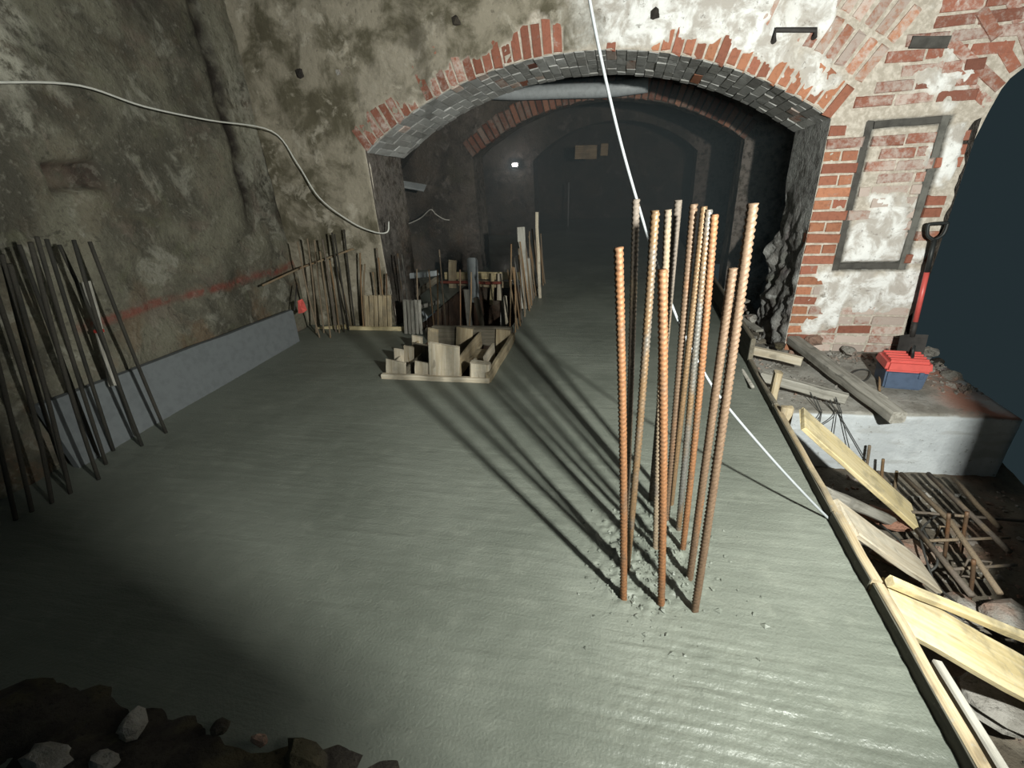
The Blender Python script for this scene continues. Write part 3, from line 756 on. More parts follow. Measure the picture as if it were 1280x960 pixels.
# --- cluster of tall starter bars in the foreground
CL = 'starter bars of the foreground cluster'
for (b, t, r, mt, ribs, lab) in (
    ((779, 748), (773, 309), .0125, 'rust', True, 'shorter ribbed orange rebar at the front corner of the foreground cluster nearest the left wall'),
    ((826, 756), (828, 337), .0130, 'rust', True, 'short ribbed orange rebar standing middle of the front three in the foreground cluster'),
    ((868, 764), (941, 254), .0130, 'rust', True, 'tallest orange rebar at the front corner of the foreground cluster nearest the board edging'),
    ((783, 712), (819, 263), .0125, 'rustg', True, 'greyish rebar crossing slantwise just behind the front corner bar nearest the left wall'),
    ((862, 723), (916, 335), .0130, 'rust', True, 'short ribbed rebar half hidden behind the tallest bar of the foreground cluster'),
    ((782, 664), (795, 249), .0120, 'dull', True, 'dark rebar of the foreground cluster whose top the white cable passes'),
    ((819, 685), (835, 262), .0110, 'dull', True, 'thin dark rebar with pale tip between two taller dark bars in the foreground cluster'),
    ((853, 687), (893, 268), .0120, 'rust', True, 'tan rebar with bright orange foot in the foreground cluster, slim and leaning'),
    ((848, 662), (886, 262), .0120, 'rustg', True, 'dark sided rebar with square pale tip touching the slim tan bar in the foreground cluster'),
    ((833, 650), (867, 255), .0130, 'rust', True, 'ribbed orange topped rebar in the middle of the foreground cluster'),
    ((839, 630), (880, 258), .0120, 'rustg', True, 'grey silvery rebar between the ribbed orange one and the pale tipped dark one'),
    ((814, 625), (848, 250), .0135, 'dull', True, 'thick dark rebar with bright tip, rearmost of the foreground cluster')):
    p = G(*b); q = AY(*t, p.y + .02)
    bar('rebar', p, q, r, mt, lab, 'rebar', CL, ribs, .006)
# --- dark bars standing along the left wall
DK = 'dark bars standing along the left wall'
ORD = ['first', 'second', 'third', 'fourth', 'fifth', 'sixth', 'seventh', 'eighth', 'ninth', 'tenth', 'eleventh', 'twelfth', 'thirteenth', 'fourteenth', 'fifteenth', 'sixteenth', 'seventeenth', 'eighteenth', 'nineteenth', 'twentieth']
dk = [((208, 541), (112, 302)), ((178, 557), (92, 300)), ((168, 545), (74, 306)), ((142, 563), (58, 299)), ((133, 580), (46, 296)), ((124, 599), (38, 303)), ((116, 570), (24, 306)), ((88, 617), (12, 330)), ((86, 602), (2, 318)), ((64, 629), (-14, 340)), ((40, 640), (-30, 345)), ((20, 650), (-46, 350))]
for i, (b, t) in enumerate(dk):
    p = G(*b); p.x = max(p.x, -3.28); q = AY(*t, p.y + .03)
    bar('starter_bar', p, q, .0120, 'darkbar', 'dark steel bar by the left wall, %s counting from the grey foam panel' % ORD[i], 'rebar', DK, False, .02)
# lath put in for a pale wall patch crossed by the red line
a, b = AX(141, 482, -3.24), AX(108, 352, -3.24)
ls = plank('lath', a, b, .045, .018, 'grey', (1, 0, 0)); props(ls, 'pale lath put in for a red-lined wall patch, among the dark left wall bars', 'lath')
d = (b - a).normalized(); c0 = a.lerp(b, .54)
R_, _l = frame_of(a, b, (1, 0, 0))
o = link('stand_in_band', box_mesh(.02, .049, .022, 0), M['redpaint'], ls, c0, R_); o['label'] = 'red band put in for the red wall line'
# --- row of bars along the foot of the pier in the corner
CRW = 'starter bars along the corner pier'
crw = [((400, 422), (372, 302), 'dull'), ((395, 416), (384, 298), 'dull'), ((405, 416), (393, 300), 'dull'), ((413, 422), (400, 314), 'tan'), ((420, 415), (403, 299), 'dull'), ((424, 416), (412, 325), 'tan'), ((430, 415), (415, 291), 'darkbar'), ((436, 413), (418, 293), 'darkbar'), ((440, 412), (421, 333), 'tan'), ((444, 410), (430, 287), 'darkbar'), ((455, 412), (450, 316), 'tan'), ((458, 412), (456, 330), 'tan'), ((470, 411), (466, 340), 'tan'), ((478, 410), (471, 310), 'dull'), ((484, 410), (473, 322), 'tan'), ((488, 411), (483, 342), 'rust')]
for i, (b, t, mt) in enumerate(crw):
    p = G(*b); p.y = min(p.y, 4.40); q = AY(*t, p.y + .0)
    bar('starter_bar', p, q, .0095, mt, 'thin bar before the corner pier, %s of its row from the grey foam panel' % ORD[i], 'rebar', CRW, False, .02)
# --- single bars on the near side of the pit
PB = 'single bars at the near rim of the pit'
for i, (b, t, mt, lab) in enumerate((
    ((506, 413), (497, 317), 'rustg', 'tall thin grey bar just in front of the ribbed grey panel, nearer the corner'),
    ((511, 412), (502, 318), 'rustg', 'tall thin grey bar in front of the ribbed grey panel, nearer the pit'),
    ((527, 411), (521, 336), 'dull', 'dark thin bar between the ribbed grey panel and the blue scrap'),
    ((545, 411), (536, 337), 'rustg', 'grey bar at the near rim of the pit beside the blue scrap'),
    ((550, 411), (547, 337), 'rustg', 'upright pale bar at the near rim of the pit, just beside a leaning grey one'),
    ((561, 410), (549, 312), 'dull', 'tallest leaning bar at the near rim of the pit with a pale top'),
    ((579, 410), (575, 337), 'rust', 'bright orange bar at the near rim of the pit'),
    ((590, 409), (589, 340), 'tan', 'tan bar in front of the round-topped grey sheet in the pit'),
    ((639, 412), (639, 305), 'tan', 'tall pale bar at the pit corner beside the boxed recess'),
    ((646, 412), (643, 334), 'tan', 'short tan bar at the pit corner beside the tall pale one'))):
    p = G(*b); p.y = min(max(p.y, 4.26), 4.36); q = AY(*t, p.y + .02)
    bar('starter_bar', p, q, .0085, mt, lab, 'rebar', PB, False, .015)
# --- row of bars down the far side of the pit
RW = 'row of bars along the pit towards the tunnel'
for i in range(20):
    t = i / 19; y = 4.45 + 1.95 * t; x = -1.05 - .03 * t + random.uniform(-.02, .03)
    hgt = .50 + .22 * math.sin(2.2 * t + .3) + random.uniform(-.07, .12)
    bar('starter_bar', (x, y, 0), (x - .03 - .05 * random.random(), y + random.uniform(-.06, .06), hgt), .0095, random.choice(('tan', 'tan', 'dull', 'rustg')),
        'slim bar edging the pit towards the tunnel, %s of its row from the boxed recess' % ORD[i], 'rebar', RW, False, .02)
p = AY(656, 384, 5.2); p.z = 0
for (px0, py0, px1, py1, Y, W_, T_, mt, nm, lab, ct) in (
    (657, 392, 651, 284, 5.15, .085, .025, 'grey', 'board', 'tall grey board standing upright among the bars edging the pit', 'board'),
    (662, 388, 659, 323, 5.30, .07, .022, 'grey', 'board', 'shorter grey board standing behind the tall one among the pit bars', 'board'),
    (675, 376, 671, 265, 5.60, .035, .03, 'pale', 'batten', 'tall pale pointed batten rising above the bars edging the pit', 'batten')):
    a = AY(px0, py0, Y); b = AY(px1, py1, Y); a.z = max(a.z, .0)
    props(plank(nm, a, b, W_, T_, mt, (0, -1, 0)), lab, ct)
# --- boards in and around the pit
def board(name, px, Y, W_, T_, mt, lab, cat, group=None, up=(0, -1, 0), Y2=None):
    a = AY(px[0], px[1], Y); b = AY(px[2], px[3], Y2 or Y)
    return props(plank(name, a, b, W_, T_, mt, up), lab, cat, group)
board('board', (436, 411, 507, 412), 4.34, .06, .03, 'pinef', 'low yellowish curb board on the slab before the corner pier', 'board')
board('board', (397, 412, 433, 408), 4.36, .05, .03, 'pinef', 'short low curb board at the foot of the corner pier bars', 'board')
pn = empty('shutter_panel', AY(474, 413, 4.30)); props(pn, 'pale wooden panel of upright slats before the corner pier', 'panel')
for k in range(6):
    x0 = 459.5 + 5.6 * k; a = AY(x0, 411, 4.345); b = AY(x0 - 1.2, 369.5, 4.345)
    plank('slat', a, b, .040, .02, 'pine', (0, -1, 0), pn)
pn = empty('ribbed_panel', AY(514, 416, 4.24)); props(pn, 'ribbed grey panel standing on the slab at the pit corner', 'panel')
for k in range(5):
    x0 = 505.5 + 4.7 * k; a = AY(x0 + 2.4, 417, 4.22); b = AY(x0, 375, 4.22)
    plank('rib', a, b, .030, .022, 'grey', (0, -1, 0), pn)
board('board', (496, 347, 547, 341), 5.0, .06, .04, 'pvc', 'pale grey board spanning the near end of the pit', 'board')
board('board', (500, 382, 546, 349), 5.1, .07, .03, 'greyd', 'brown sloping board under the pale grey board in the pit', 'board')
board('board', (524, 384, 549, 377), 4.75, .05, .03, 'grey', 'short grey board lying inside the pit near the ribbed panel', 'board')
YB = 6.18
board('board', (556, 344.5, 650, 344.5), YB, .10, .03, 'pinef', 'yellow shuttering board along the far rim of the pit', 'board')
board('board', (573, 353, 640, 356), YB - .03, .09, .025, 'pine', 'brown shuttering board below the yellow one at the far rim', 'board')
board('pipe_strut', (551, 352.5, 627, 353.5), 6.02, .035, .035, 'redbar', 'dark red steel strut crossing the pit before the yellow board', 'strut')
for (px, Y, W_, mt, lab) in (((566, 375, 565.5, 325), 6.08, .11, 'pine', 'tan board standing upright at the far rim of the pit'),
                             ((614, 381, 616, 342), 6.06, .045, 'pinef', 'yellow pointed board hanging before the far wall of the pit'),
                             ((624, 375, 625, 342), 6.06, .06, 'pale', 'pale pointed board hanging before the far wall of the pit'),
                             ((587, 408, 583, 362), 5.6, .07, 'grey', 'greyish prop standing in the pit below the round-topped sheet'),
                             ((603, 408, 595, 372), 5.5, .07, 'greyd', 'damp leaning prop standing in the pit beside the greyish one'),
                             ((628, 408, 630, 372), 5.2, .06, 'grey', 'grey prop standing in the pit near the corner bars'),
                             ((634, 409, 632, 370), 5.0, .035, 'pale', 'narrow pale prop standing in the pit near the corner bars')):
    board('board', px, Y, W_, .025, mt, lab, 'board')
# round-topped translucent-looking sheet
def sheet(px, Y, W_, T_, mt):
    a, b = AY(px[0], px[1], Y), AY(px[2], px[3], Y); R, L = frame_of(a, b, (0, -1, 0)); v, f = [], []
    sec = [(0, -W_ / 2), (L - W_ * .3, -W_ / 2)] + [(L - W_ * .3 + W_ * .3 * math.sin(t), -W_ / 2 + W_ * .3 * (1 - math.cos(t))) for t in (.4, .8, 1.2, 1.57)]
    sec += [(x, -y) for x, y in reversed(sec)]; n = len(sec)
    for z in (-T_ / 2, T_ / 2): v += [(x, y, z) for x, y in sec]
    f = [tuple(range(n - 1, -1, -1)), tuple(range(n, 2 * n))] + [(k, (k + 1) % n, n + (k + 1) % n, n + k) for k in range(n)]
    return link('sheet', mesh('sheet', v, f), M[mt], None, a, R)
props(sheet((593, 378, 590, 322), 6.0, .145, .012, 'pvc'), 'upright grey sheet with rounded top corners at the far rim of the pit', 'sheet')
o = tube('plastic_scrap', [AY(532, 408, 4.7), AY(530, 402, 4.72), AY(533, 396, 4.7), AY(528, 390, 4.72)], [.012, .03, .026, .012] if False else .02, 'pvc', curve=False)
props(o, 'small pale blue plastic scrap hanging just inside the pit', 'scrap')
# --- boxed-out recess standing in the slab in front of the pit
bx = empty('recess_box', ((BX0 + BX1) / 2, BY0, 0)); props(bx, 'stepped box of short shuttering boards cast into the slab before the pit', 'formwork')
plank('curb', (BX0 - .06, BY0 - .035, .012), (BX1 + .03, BY0 - .035, .012), .05, .05, 'pale', (0, 0, 1), bx)
plank('side_board', (BX1 + .02, BY0 - .04, .03), (BX1 + .02, BY1 + .03, .03), .035, .11, 'pine', (0, 0, 1), bx)
plank('back_board', (BX0 - .02, BY1 + .0, .04), (BX1 + .02, BY1 + .0, .04), .03, .17, 'greyd', (0, 0, 1), bx)
plank('cap_board', (BX0 + .05, BY1 + .0, .135), (BX1 + .02, BY1 + .0, .135), .045, .02, 'greyd', (0, 0, 1), bx)
def face_board(px, Y, T_, mt, nm='panel', tilt=0):
    x0, y0, x1, y1 = px                                # left, top, right, bottom in the picture at depth Y
    a, b, c = AY((x0 + x1) / 2, y1, Y), AY((x0 + x1) / 2, y0, Y), AY(x1, (y0 + y1) / 2, Y); W_ = 2 * (c - AY((x0 + x1) / 2, (y0 + y1) / 2, Y)).length
    a.z = max(a.z, -.12)
    return plank(nm, a, b, W_, T_, mt, (0, -1, 0), bx, .003)
face_board((536, 431, 574, 473), BY0 + .0, .022, 'pale')
face_board((519, 453, 544, 472), BY0 + .02, .02, 'pale')
face_board((483, 451, 507, 471), BY0 + .0, .02, 'pale')
face_board((588, 453, 612, 474), BY0 + .01, .08, 'pale', 'block')
face_board((493, 436, 505, 456), BY0 + .22, .02, 'pale')
face_board((505, 433, 517, 456), BY0 + .27, .02, 'pale')
face_board((515, 430, 536, 458), BY0 + .38, .02, 'greyd')
face_board((515, 420, 528, 436), BY0 + .52, .02, 'pale')
face_board((571, 410, 591, 452), BY1 - .05, .025, 'pine')
face_board((620, 412, 638, 442), BY1 - .04, .02, 'pine')
face_board((535, 411, 548, 436), BY1 - .05, .02, 'pine')
for (xa, ya, za, yb, Wd, mt) in ((BX0 + .0, BY0 + .02, .03, BY0 + .24, .13, 'pale'), (BX0 + .04, BY0 + .26, .05, BY0 + .55, .14, 'pine'), (BX0 + .12, BY0 + .0, .0, BY0 + .38, .12, 'greyd'), (BX0 + .33, BY0 + .02, .03, BY0 + .36, .17, 'greyd'), (BX0 + .545, BY0 + .02, .035, BY0 + .80, .16, 'pine'), (BX1 - .09, BY0 + .25, .03, BY0 + .55, .14, 'pale'), (BX0 + .62, BY0 + .36, -.02, BY0 + .37, .1, 'pale')):
    plank('divider', (xa, ya, za), (xa, yb, za), .02, Wd, mt, (0, 0, 1), bx)
plank('floor_piece', (BX0 + .56, BY0 + .52, .0), (BX1 - .1, BY0 + .52, .0), .22, .02, 'pine', (0, 0, 1), bx)
# --- things on and against the left wall
pa = [AX(176, 512, -3.27), AX(376, 432, -3.25), AX(364, 388, -3.31), AX(168, 463, -3.33)]
pa[0] = Vector((-3.27, 1.75, -.03)); pa[1] = Vector((-3.24, AX(376, 432, -3.24).y, -.03)); z1 = AX(364, 388, -3.30).z; pa[2] = Vector((-3.30, AX(366, 388, -3.30).y, z1)); pa[3] = Vector((-3.33, 1.75, z1 + .13))
v = []
for t in range(9):
    k = t / 8
    lo_, hi_ = pa[0].lerp(pa[1], k), pa[3].lerp(pa[2], k)
    for q in (lo_, hi_, hi_ + Vector((-.05, 0, 0)), lo_ + Vector((-.05, 0, 0))): v.append(q + Vector((.006 * fb(k * 6, q.z * 3, 3, 2), 0, .006 * nz(k * 9, q.z, 4))))
f = []
for t in range(8):
    for k in range(4): f.append((t * 4 + k, t * 4 + (k + 1) % 4, (t + 1) * 4 + (k + 1) % 4, (t + 1) * 4 + k))
f += [(3, 2, 1, 0), (32, 33, 34, 35)]
props(link('foam_panel', mesh('foam_panel', v, f), M['foam']), 'long grey foam panel standing on the slab against the left wall', 'panel')
props(tube('wall_cable', [AX(-60, 108, -3.36), AX(0, 103, -3.36), AX(100, 107, -3.355), AX(180, 133, -3.35), AX(260, 150, -3.33), AX(340, 164, -3.26), AX(372, 205, -3.1) * 1, AY(400, 248, 4.38), AY(440, 278, 4.38), AY(468, 290, 4.38), AY(484, 290, 4.40), AY(486, 277, 4.45)], .0066, 'lcable', k=6), 'pale cable looped along the left wall to the arch', 'cable')
props(tube('cable', [AY(488, 277, 5.3), AY(505, 281, 6.2), AY(525, 273, 6.8), AY(538, 262, 7.17), AY(545, 268, 7.17), AY(555, 274, 7.17), AY(562, 275, 7.17)], .008, 'lcable', k=6), 'thin pale cable looped on the pier behind the arch', 'cable')
a, b = AY(330, 357, 3.9), AY(440, 312, 4.36)
props(tube('rail', [AX(328, 357, -3.27), AX(378, 334, -3.22), AY(442, 311, 4.37)], .010, 'tan', curve=False), 'thin rusty rod lying sloped across the corner bars', 'rod')
props(tube('rod', [AX(368, 388, -3.22), AX(371, 356, -3.27)], .007, 'iron', curve=False), 'short dark rod standing behind the end of the foam panel', 'rod')
tp = []
for k, (px, py) in enumerate(((372, 376), (377, 374), (380, 380), (383, 388), (379, 391), (373, 392), (376, 384))): tp.append(AY(px, py, 3.98 + .01 * (k % 2)))
me = mesh('tape', tp + [q + Vector((0, .012, 0)) for q in tp], [(0, 1, 6), (1, 2, 6), (2, 3, 6), (3, 4, 6), (4, 5, 6), (5, 0, 6), (7, 13, 8), (8, 13, 9), (9, 13, 10), (10, 13, 11), (11, 13, 12), (12, 13, 7)] + [(k, k + 7, (k + 1) % 6 + 7, (k + 1) % 6) for k in range(6)])
props(link('marker_tape', me, M['pink']), 'crumpled red marker tape at the corner end of the foam panel', 'tape')
# --- the white cable that hangs before the arch and runs to the board edging
rp = [AY(730, -60, 2.12), AY(737, 0, 2.12), AY(755, 90, 2.11), AY(775, 175, 2.10), AY(796, 250, 2.09), AY(816, 315, 2.07), AY(848, 402, 2.03), AY(878, 462, 2.0), AY(905, 503, 1.97), AY(960, 568, 1.95), AY(1005, 617, 1.94), AY(1040, 652, 1.94), AY(1062, 668, 1.9)]
props(tube('hanging_cable', rp, .0060, 'rope', k=8), 'white cable hanging before the arch and slanting down to the board edging', 'cable')
props(tube('hanging_line', [AY(711, 228, 11.6), AY(710, 283, 11.6)], .018, 'rope', curve=False), 'white cord hanging deep in the tunnel', 'cord')
# --- far things in the tunnel
v = []
props(tube('duct', [AY(588, 113, 6.95), AY(640, 116, 6.95), AY(700, 114, 6.93), AY(760, 112, 6.9), AY(810, 106, 6.9)], .085, 'duct', k=5, n=14), 'pale grey duct hanging under the vault in front of the second arch', 'duct')
lampo = empty('lamp', AY(644, 205, 10.45)); props(lampo, 'small bright lamp glowing on the third arch in the tunnel', 'lamp')
q = AY(644, 206, 10.45)
o = link('lens', box_mesh(.11, .03, .06, .01), M['lamp'], lampo, q + Vector((0, -.03, 0)))
link('housing', box_mesh(.15, .05, .10, .01), M['blackp'], lampo, q + Vector((0, .012, .005)))
pl = bpy.data.lights.new('lamp_light', 'POINT'); plo = bpy.data.objects.new('lamp_light', pl); COL.objects.link(plo); plo.location = q + Vector((0, -.12, 0)); pl.energy = 3; pl.shadow_soft_size = .03; plo.parent = lampo; plo.matrix_parent_inverse = lampo.matrix_basis.inverted()
board('board', (719, 190.5, 746, 190), 10.5, .25, .04, 'pine', 'wider of two small pale boards fixed high on the third arch', 'board')
board('board', (751, 187, 760, 187), 10.5, .22, .04, 'pine', 'narrower of two small pale boards fixed high on the third arch', 'board')
p0, p1 = AY(492, 228, 6.6), AY(531, 235, 6.6)
props(plank('board', p0, p1, .12, .03, 'pvc', (0, -.6, 1)), 'pale grey board lodged in the dark corner before the second arch', 'board')
# --- iron cramp, slot plate, stones, dark lumps put in for wall holes
a, b = AY(969, 38, YW - .03), AY(1019, 38, YW - .03); dz = AY(969, 52, YW - .03).z
o = tube('wall_cramp', [(a.x, YW + .02, dz), (a.x, YW - .05, dz + .0), (a.x, YW - .05, a.z), (b.x, YW - .05, b.z), (b.x, YW - .05, dz), (b.x, YW + .02, dz)], .016, 'iron', curve=False); props(o, 'bent dark iron cramp fixed on the arch wall over the springing', 'bracket')
a, b = AY(1138, 53, YW - .012), AY(1186, 53, YW - .012)
props(plank('iron_plate', a, b, .07, .03, 'darkcem', (0, -1, 0)), 'flat grey iron plate set in the bricks over the niche', 'plate')
for (px, py, s_, lab) in ((570, 26, .05, 'dark hole lump put in for a broken cavity in plaster with a pale rim over the arch'), (818, 18, .05, 'dark hole lump put in for a socket in the white plaster over the arch crown'), (376, 92, .06, 'dark stone lump in the plaster by the corner'), (424, 92, .06, 'pale grey stone lump in the plaster nearer the arch')):
    q = AY(px, py, YW + .0); props(link('stone', rock_mesh((s_, .04, s_ * 1.3), px, 1), M['darkstone' if px != 424 else 'stone'], None, q), lab.replace('hole', 'stone'), 'stone')  # the hole entries are dark lumps put in for wall holes
# --- shovel leaning on the edge of the pier
SA, SB = AY(1172, 282, 4.40), Vector((2.36, 4.33, -.06))
sh = empty('shovel', SB); props(sh, 'long shovel with black D-grip and red shaft leaning on the pier edge', 'shovel')
D_ = (SB - SA).normalized(); P_ = lambda t: SA.lerp(SB, t)
SD = Vector((1, 0, 0)); SD = (SD - D_ * SD.dot(D_)).normalized()
tube('shaft', [P_(.36), P_(.78)], .019, 'redp', sh, 10, curve=False)['label'] = 'red shaft'
tube('upper_shaft', [P_(.10), P_(.37)], .017, 'blackp', sh, 10, curve=False)['label'] = 'black upper shaft'
tube('grip', [P_(.11), P_(.07) - SD * .05, P_(.0) - SD * .062, P_(-.015) - SD * .05, P_(-.015) + SD * .05, P_(.0) + SD * .062, P_(.07) + SD * .05, P_(.11)], .013, 'blackp', sh, 8, 5)
tube('socket', [P_(.77), P_(.90)], [.020] * 2, 'iron', sh, 10, curve=False)
v, f = [], []; Nn = D_.cross(SD)
for i in range(7):
    t = i / 6; wd = .10 * (1 if t < .6 else 1 - .5 * ((t - .6) / .4) ** 2)
    for k in range(7):
        u = k / 6 * 2 - 1
        for s_ in (0, 1): v.append(P_(.88) + D_ * (.22 * t) + SD * wd * u + Nn * (.025 * u * u + .003 * s_))
for i in range(6):
    for k in range(6):
        for s_ in (0, 1): f.append(tuple(((i + di) * 7 + k + dk_) * 2 + s_ for di, dk_ in ((0, 0), (1, 0), (1, 1), (0, 1))))
link('blade', mesh('blade', v, f), M['iron'], sh, smooth=True)
# --- red and blue toolbox on the footing
c = G(1131, 491, BT); tb = empty('toolbox', (c.x, c.y + .14, BT)); props(tb, 'red-lidded blue toolbox standing on the concrete block', 'toolbox')
R_ = Matrix.Rotation(math.radians(-6), 3, 'Z'); TBC = Vector((c.x + .01, c.y + .15, BT)); TW, TD = .30, .25
def tbp(name, me, mt, off): return link(name, me, M[mt], tb, TBC + R_ @ Vector(off), R_)
def taper(sx_, sy_, sz_, k, bev):
    me = box_mesh(sx_, sy_, sz_, bev, 2)
    for vv in me.vertices:
        q = 1 + (k - 1) * (vv.co.z / sz_ + .5); vv.co.x *= q; vv.co.y *= q
    return me
tbp('body', taper(TW * .82, TD * .84, .15, 1.08, .012), 'bluep', (0, 0, .078))['label'] = 'dark blue body'
lid = tbp('lid', taper(TW, TD, .09, .90, .02), 'redp', (0, 0, .19)); lid['label'] = 'red ribbed lid'
for k in range(4):
    me = box_mesh(TW * .80, .018, .016, .005); o = tbp('lid_rib', me, 'redp', (0, -.075 + .05 * k, .237))
    o.parent = lid; o.matrix_parent_inverse = lid.matrix_basis.inverted()
q = tbp('handle', tube_mesh(spline([(.03, -.03, .0), (.02, -.035, .05), (.03, .0, .075), (.04, .035, .05), (.03, .03, 0)], 5), .012, 8), 'blackp', (0, 0, .238)); q['label'] = 'black handle'
tbp('latch', box_mesh(.03, .012, .05, .003), 'bluep', (.085, -TD * .47, .13))
props(tube('stick', [G(1099, 490, BT) + Vector((0, 0, .01)), G(1101, 466, BT) + Vector((-.03, .0, .10))], .008, 'tan', curve=False), 'thin tan stick leaning beside the toolbox', 'stick')
# --- timbers over the footing
def flat(name, a, b, W_, T_, mt, lab, cat, up=(0, 0, 1), group=None): return props(plank(name, a, b, W_, T_, mt, up, None, .005), lab, cat, group)
flat('timber', G(990, 424, BT + .10), G(1122, 522, BT + .075), .105, .085, 'grey', 'thick grey timber lying from the pier foot over the block edge', 'timber')
flat('board', G(925, 434, -.03), G(1002, 452, -.05), .05, .07, 'pale', 'pale crosswise board tied near the pier foot', 'board')
flat('board', G(951, 470, -.03), G(1058, 499, -.09), .06, .075, 'grey', 'grey crosswise board carrying the dark tie wires', 'board')
props(tube('pipe', [G(1036, 453, BT + .03), G(1069, 475, BT + .03), G(1108, 500, BT + .03)], .022, 'grey', curve=False), 'grey pipe lying beside the thick grey timber on the block', 'pipe')
props(tube('cable', [G(1033, 452, BT + .06), G(1050, 470, BT + .02), G(1075, 462, BT + .02), G(1088, 465, BT + .015), G(1080, 476, BT + .015), G(1060, 468, BT + .02), G(1052, 462, BT + .02)], .006, 'wire', k=6), 'dark cable coiled on the block before the toolbox', 'cable')
props(tube('peg', [G(1032, 458, BT), G(1031, 458, BT) + Vector((0, 0, .10))], .012, 'iron', curve=False), 'dark upright peg at the end of the grey pipe', 'peg')
# --- board edging of the slab
def edge(name, y0, y1, z0, z1, mt, T_, lab, x=.987, x1=None):
    a, b = Vector((x, y0, (z0 + z1) / 2)), Vector((x1 or x, y1, (z0 + z1) / 2))
    e = props(plank(name, a, b, T_, z1 - z0, mt, (0, 0, 1), None, .003), lab, 'board')
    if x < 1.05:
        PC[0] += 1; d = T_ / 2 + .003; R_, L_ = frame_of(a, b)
        o = link('shaded_face', plank_mesh(L_, .006, z1 - z0 - .012, PC[0], .001), M['black'], e, a + Vector((-d, 0, 0)), R_); o['label'] = 'dark concrete-smeared face, shade in its colour'  # near-black sheet puts the slab side's shade and concrete smears into colour
    return e
yP1 = AX(953, 470, .95).y
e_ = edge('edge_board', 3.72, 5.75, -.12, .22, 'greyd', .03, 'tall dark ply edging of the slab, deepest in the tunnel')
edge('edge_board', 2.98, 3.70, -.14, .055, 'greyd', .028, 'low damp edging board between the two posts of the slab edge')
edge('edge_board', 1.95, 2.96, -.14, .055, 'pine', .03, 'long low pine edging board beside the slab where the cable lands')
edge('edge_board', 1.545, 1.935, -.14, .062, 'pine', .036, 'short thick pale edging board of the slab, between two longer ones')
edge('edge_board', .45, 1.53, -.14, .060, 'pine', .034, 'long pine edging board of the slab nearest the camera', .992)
edge('edge_board', .45, 1.28, -.22, .00, 'grey', .03, 'grey backing board running beside the nearest edging board', 1.085, 1.075)
def post(px, top, lab, W_=.04, T_=.05):
    a = AX(px[0], px[1], 1.0); t = AY(px[0], top, a.y)
    props(plank('edge_post', (1.02, a.y, -.25), (1.02, a.y, t.z), W_, T_, 'pine', (0, -1, 0)), lab, 'post')
post((928, 458), 424, 'pale post ending the tall dark ply edging')
post((961, 502), 464, 'pale post standing at the end of the wire-carrying board', .045, .06)
post((975, 530), 508, 'short stub post at the top of the yellow brace board', .07, .04)
props(tube('rod', [AX(877, 380, 1.0), G(941, 484, .03)], .012, 'grey', curve=False), 'grey lath lying along the damp edging board', 'lath')
# braces that slope from the edging to the ground
flat('brace_board', Vector((1.06, 2.72, .10)), G(1141, 646, -.50), .21, .028, 'pinef', 'yellow brace board sloping from the stub post to the ground', 'board', (.3, -.2, 1))
flat('brace_board', Vector((1.03, 2.20, -.03)), G(1117, 652, -.58), .075, .055, 'grey', 'grey brace sloping below the yellow brace board', 'timber')
flat('brace_board', Vector((1.02, 1.93, .035)), G(1160, 720, -.50), .19, .03, 'pale', 'pale brace board sloping from the short thick edging board', 'board', (.3, -.2, 1))
flat('brace_board', Vector((1.02, 1.49, .01)), G(1320, 872, -.42), .21, .03, 'pinef', 'widest yellow brace board, nearest the camera beyond the edging', 'board', (.35, -.2, 1))
flat('batten', Vector((1.03, 1.545, .060)), G(1320, 812, -.385), .04, .035, 'pinef', 'yellow batten lying along the top of the nearest brace board', 'batten', (.35, -.2, 1))
flat('board', G(893, 366, -.0) + Vector((.05, 0, .03)), G(934, 377, .0) + Vector((0, 0, .0)), .07, .03, 'grey', 'small grey board beyond the tall dark ply edging', 'board')
flat('board', G(915, 388, .0), G(950, 414, -.05), .07, .025, 'grey', 'grey board lying on rubble between ply edging and pier', 'board')
# --- reinforcement cage in the trench on the lower ground
cg = empty('rebar_cage', G(1190, 660, -.6)); props(cg, 'low reinforcement cage of dark bars lying in the trench', 'cage')
def cbar(nm, pts_, r, mt='dull'):
    return tube(nm, pts_, r, mt, cg, 6, curve=False)
cbs = [((1126, 592), (1188, 652), (1250, 742)), ((1160, 592), (1210, 640), (1262, 690)), ((1192, 597), (1222, 632), (1250, 660)), ((1146, 662), (1180, 702), (1215, 745))]
for cb in cbs:
    for dz in (-.46, -.535):
        cbar('long_bar', [G(px, py, dz) for px, py in cb], .015)
for k, (a, b) in enumerate((((1140, 640), (1290, 652)), ((1160, 676), (1262, 672)), ((1185, 712), (1270, 706)))):
    cbar('cross_bar', [G(*a, -.47), G(*b, -.47)], .009, 'dull')
for (px, py) in ((1186, 664), (1222, 706)):
    c = G(px, py, -.5); cbar('stirrup', [c + Vector(q) for q in ((-.05, 0, -.09), (.05, 0, -.09), (.05, 0, .03), (-.05, 0, .03), (-.05, 0, -.09))], .006, 'dull')
SB_ = 'short bars sticking up in the trench'
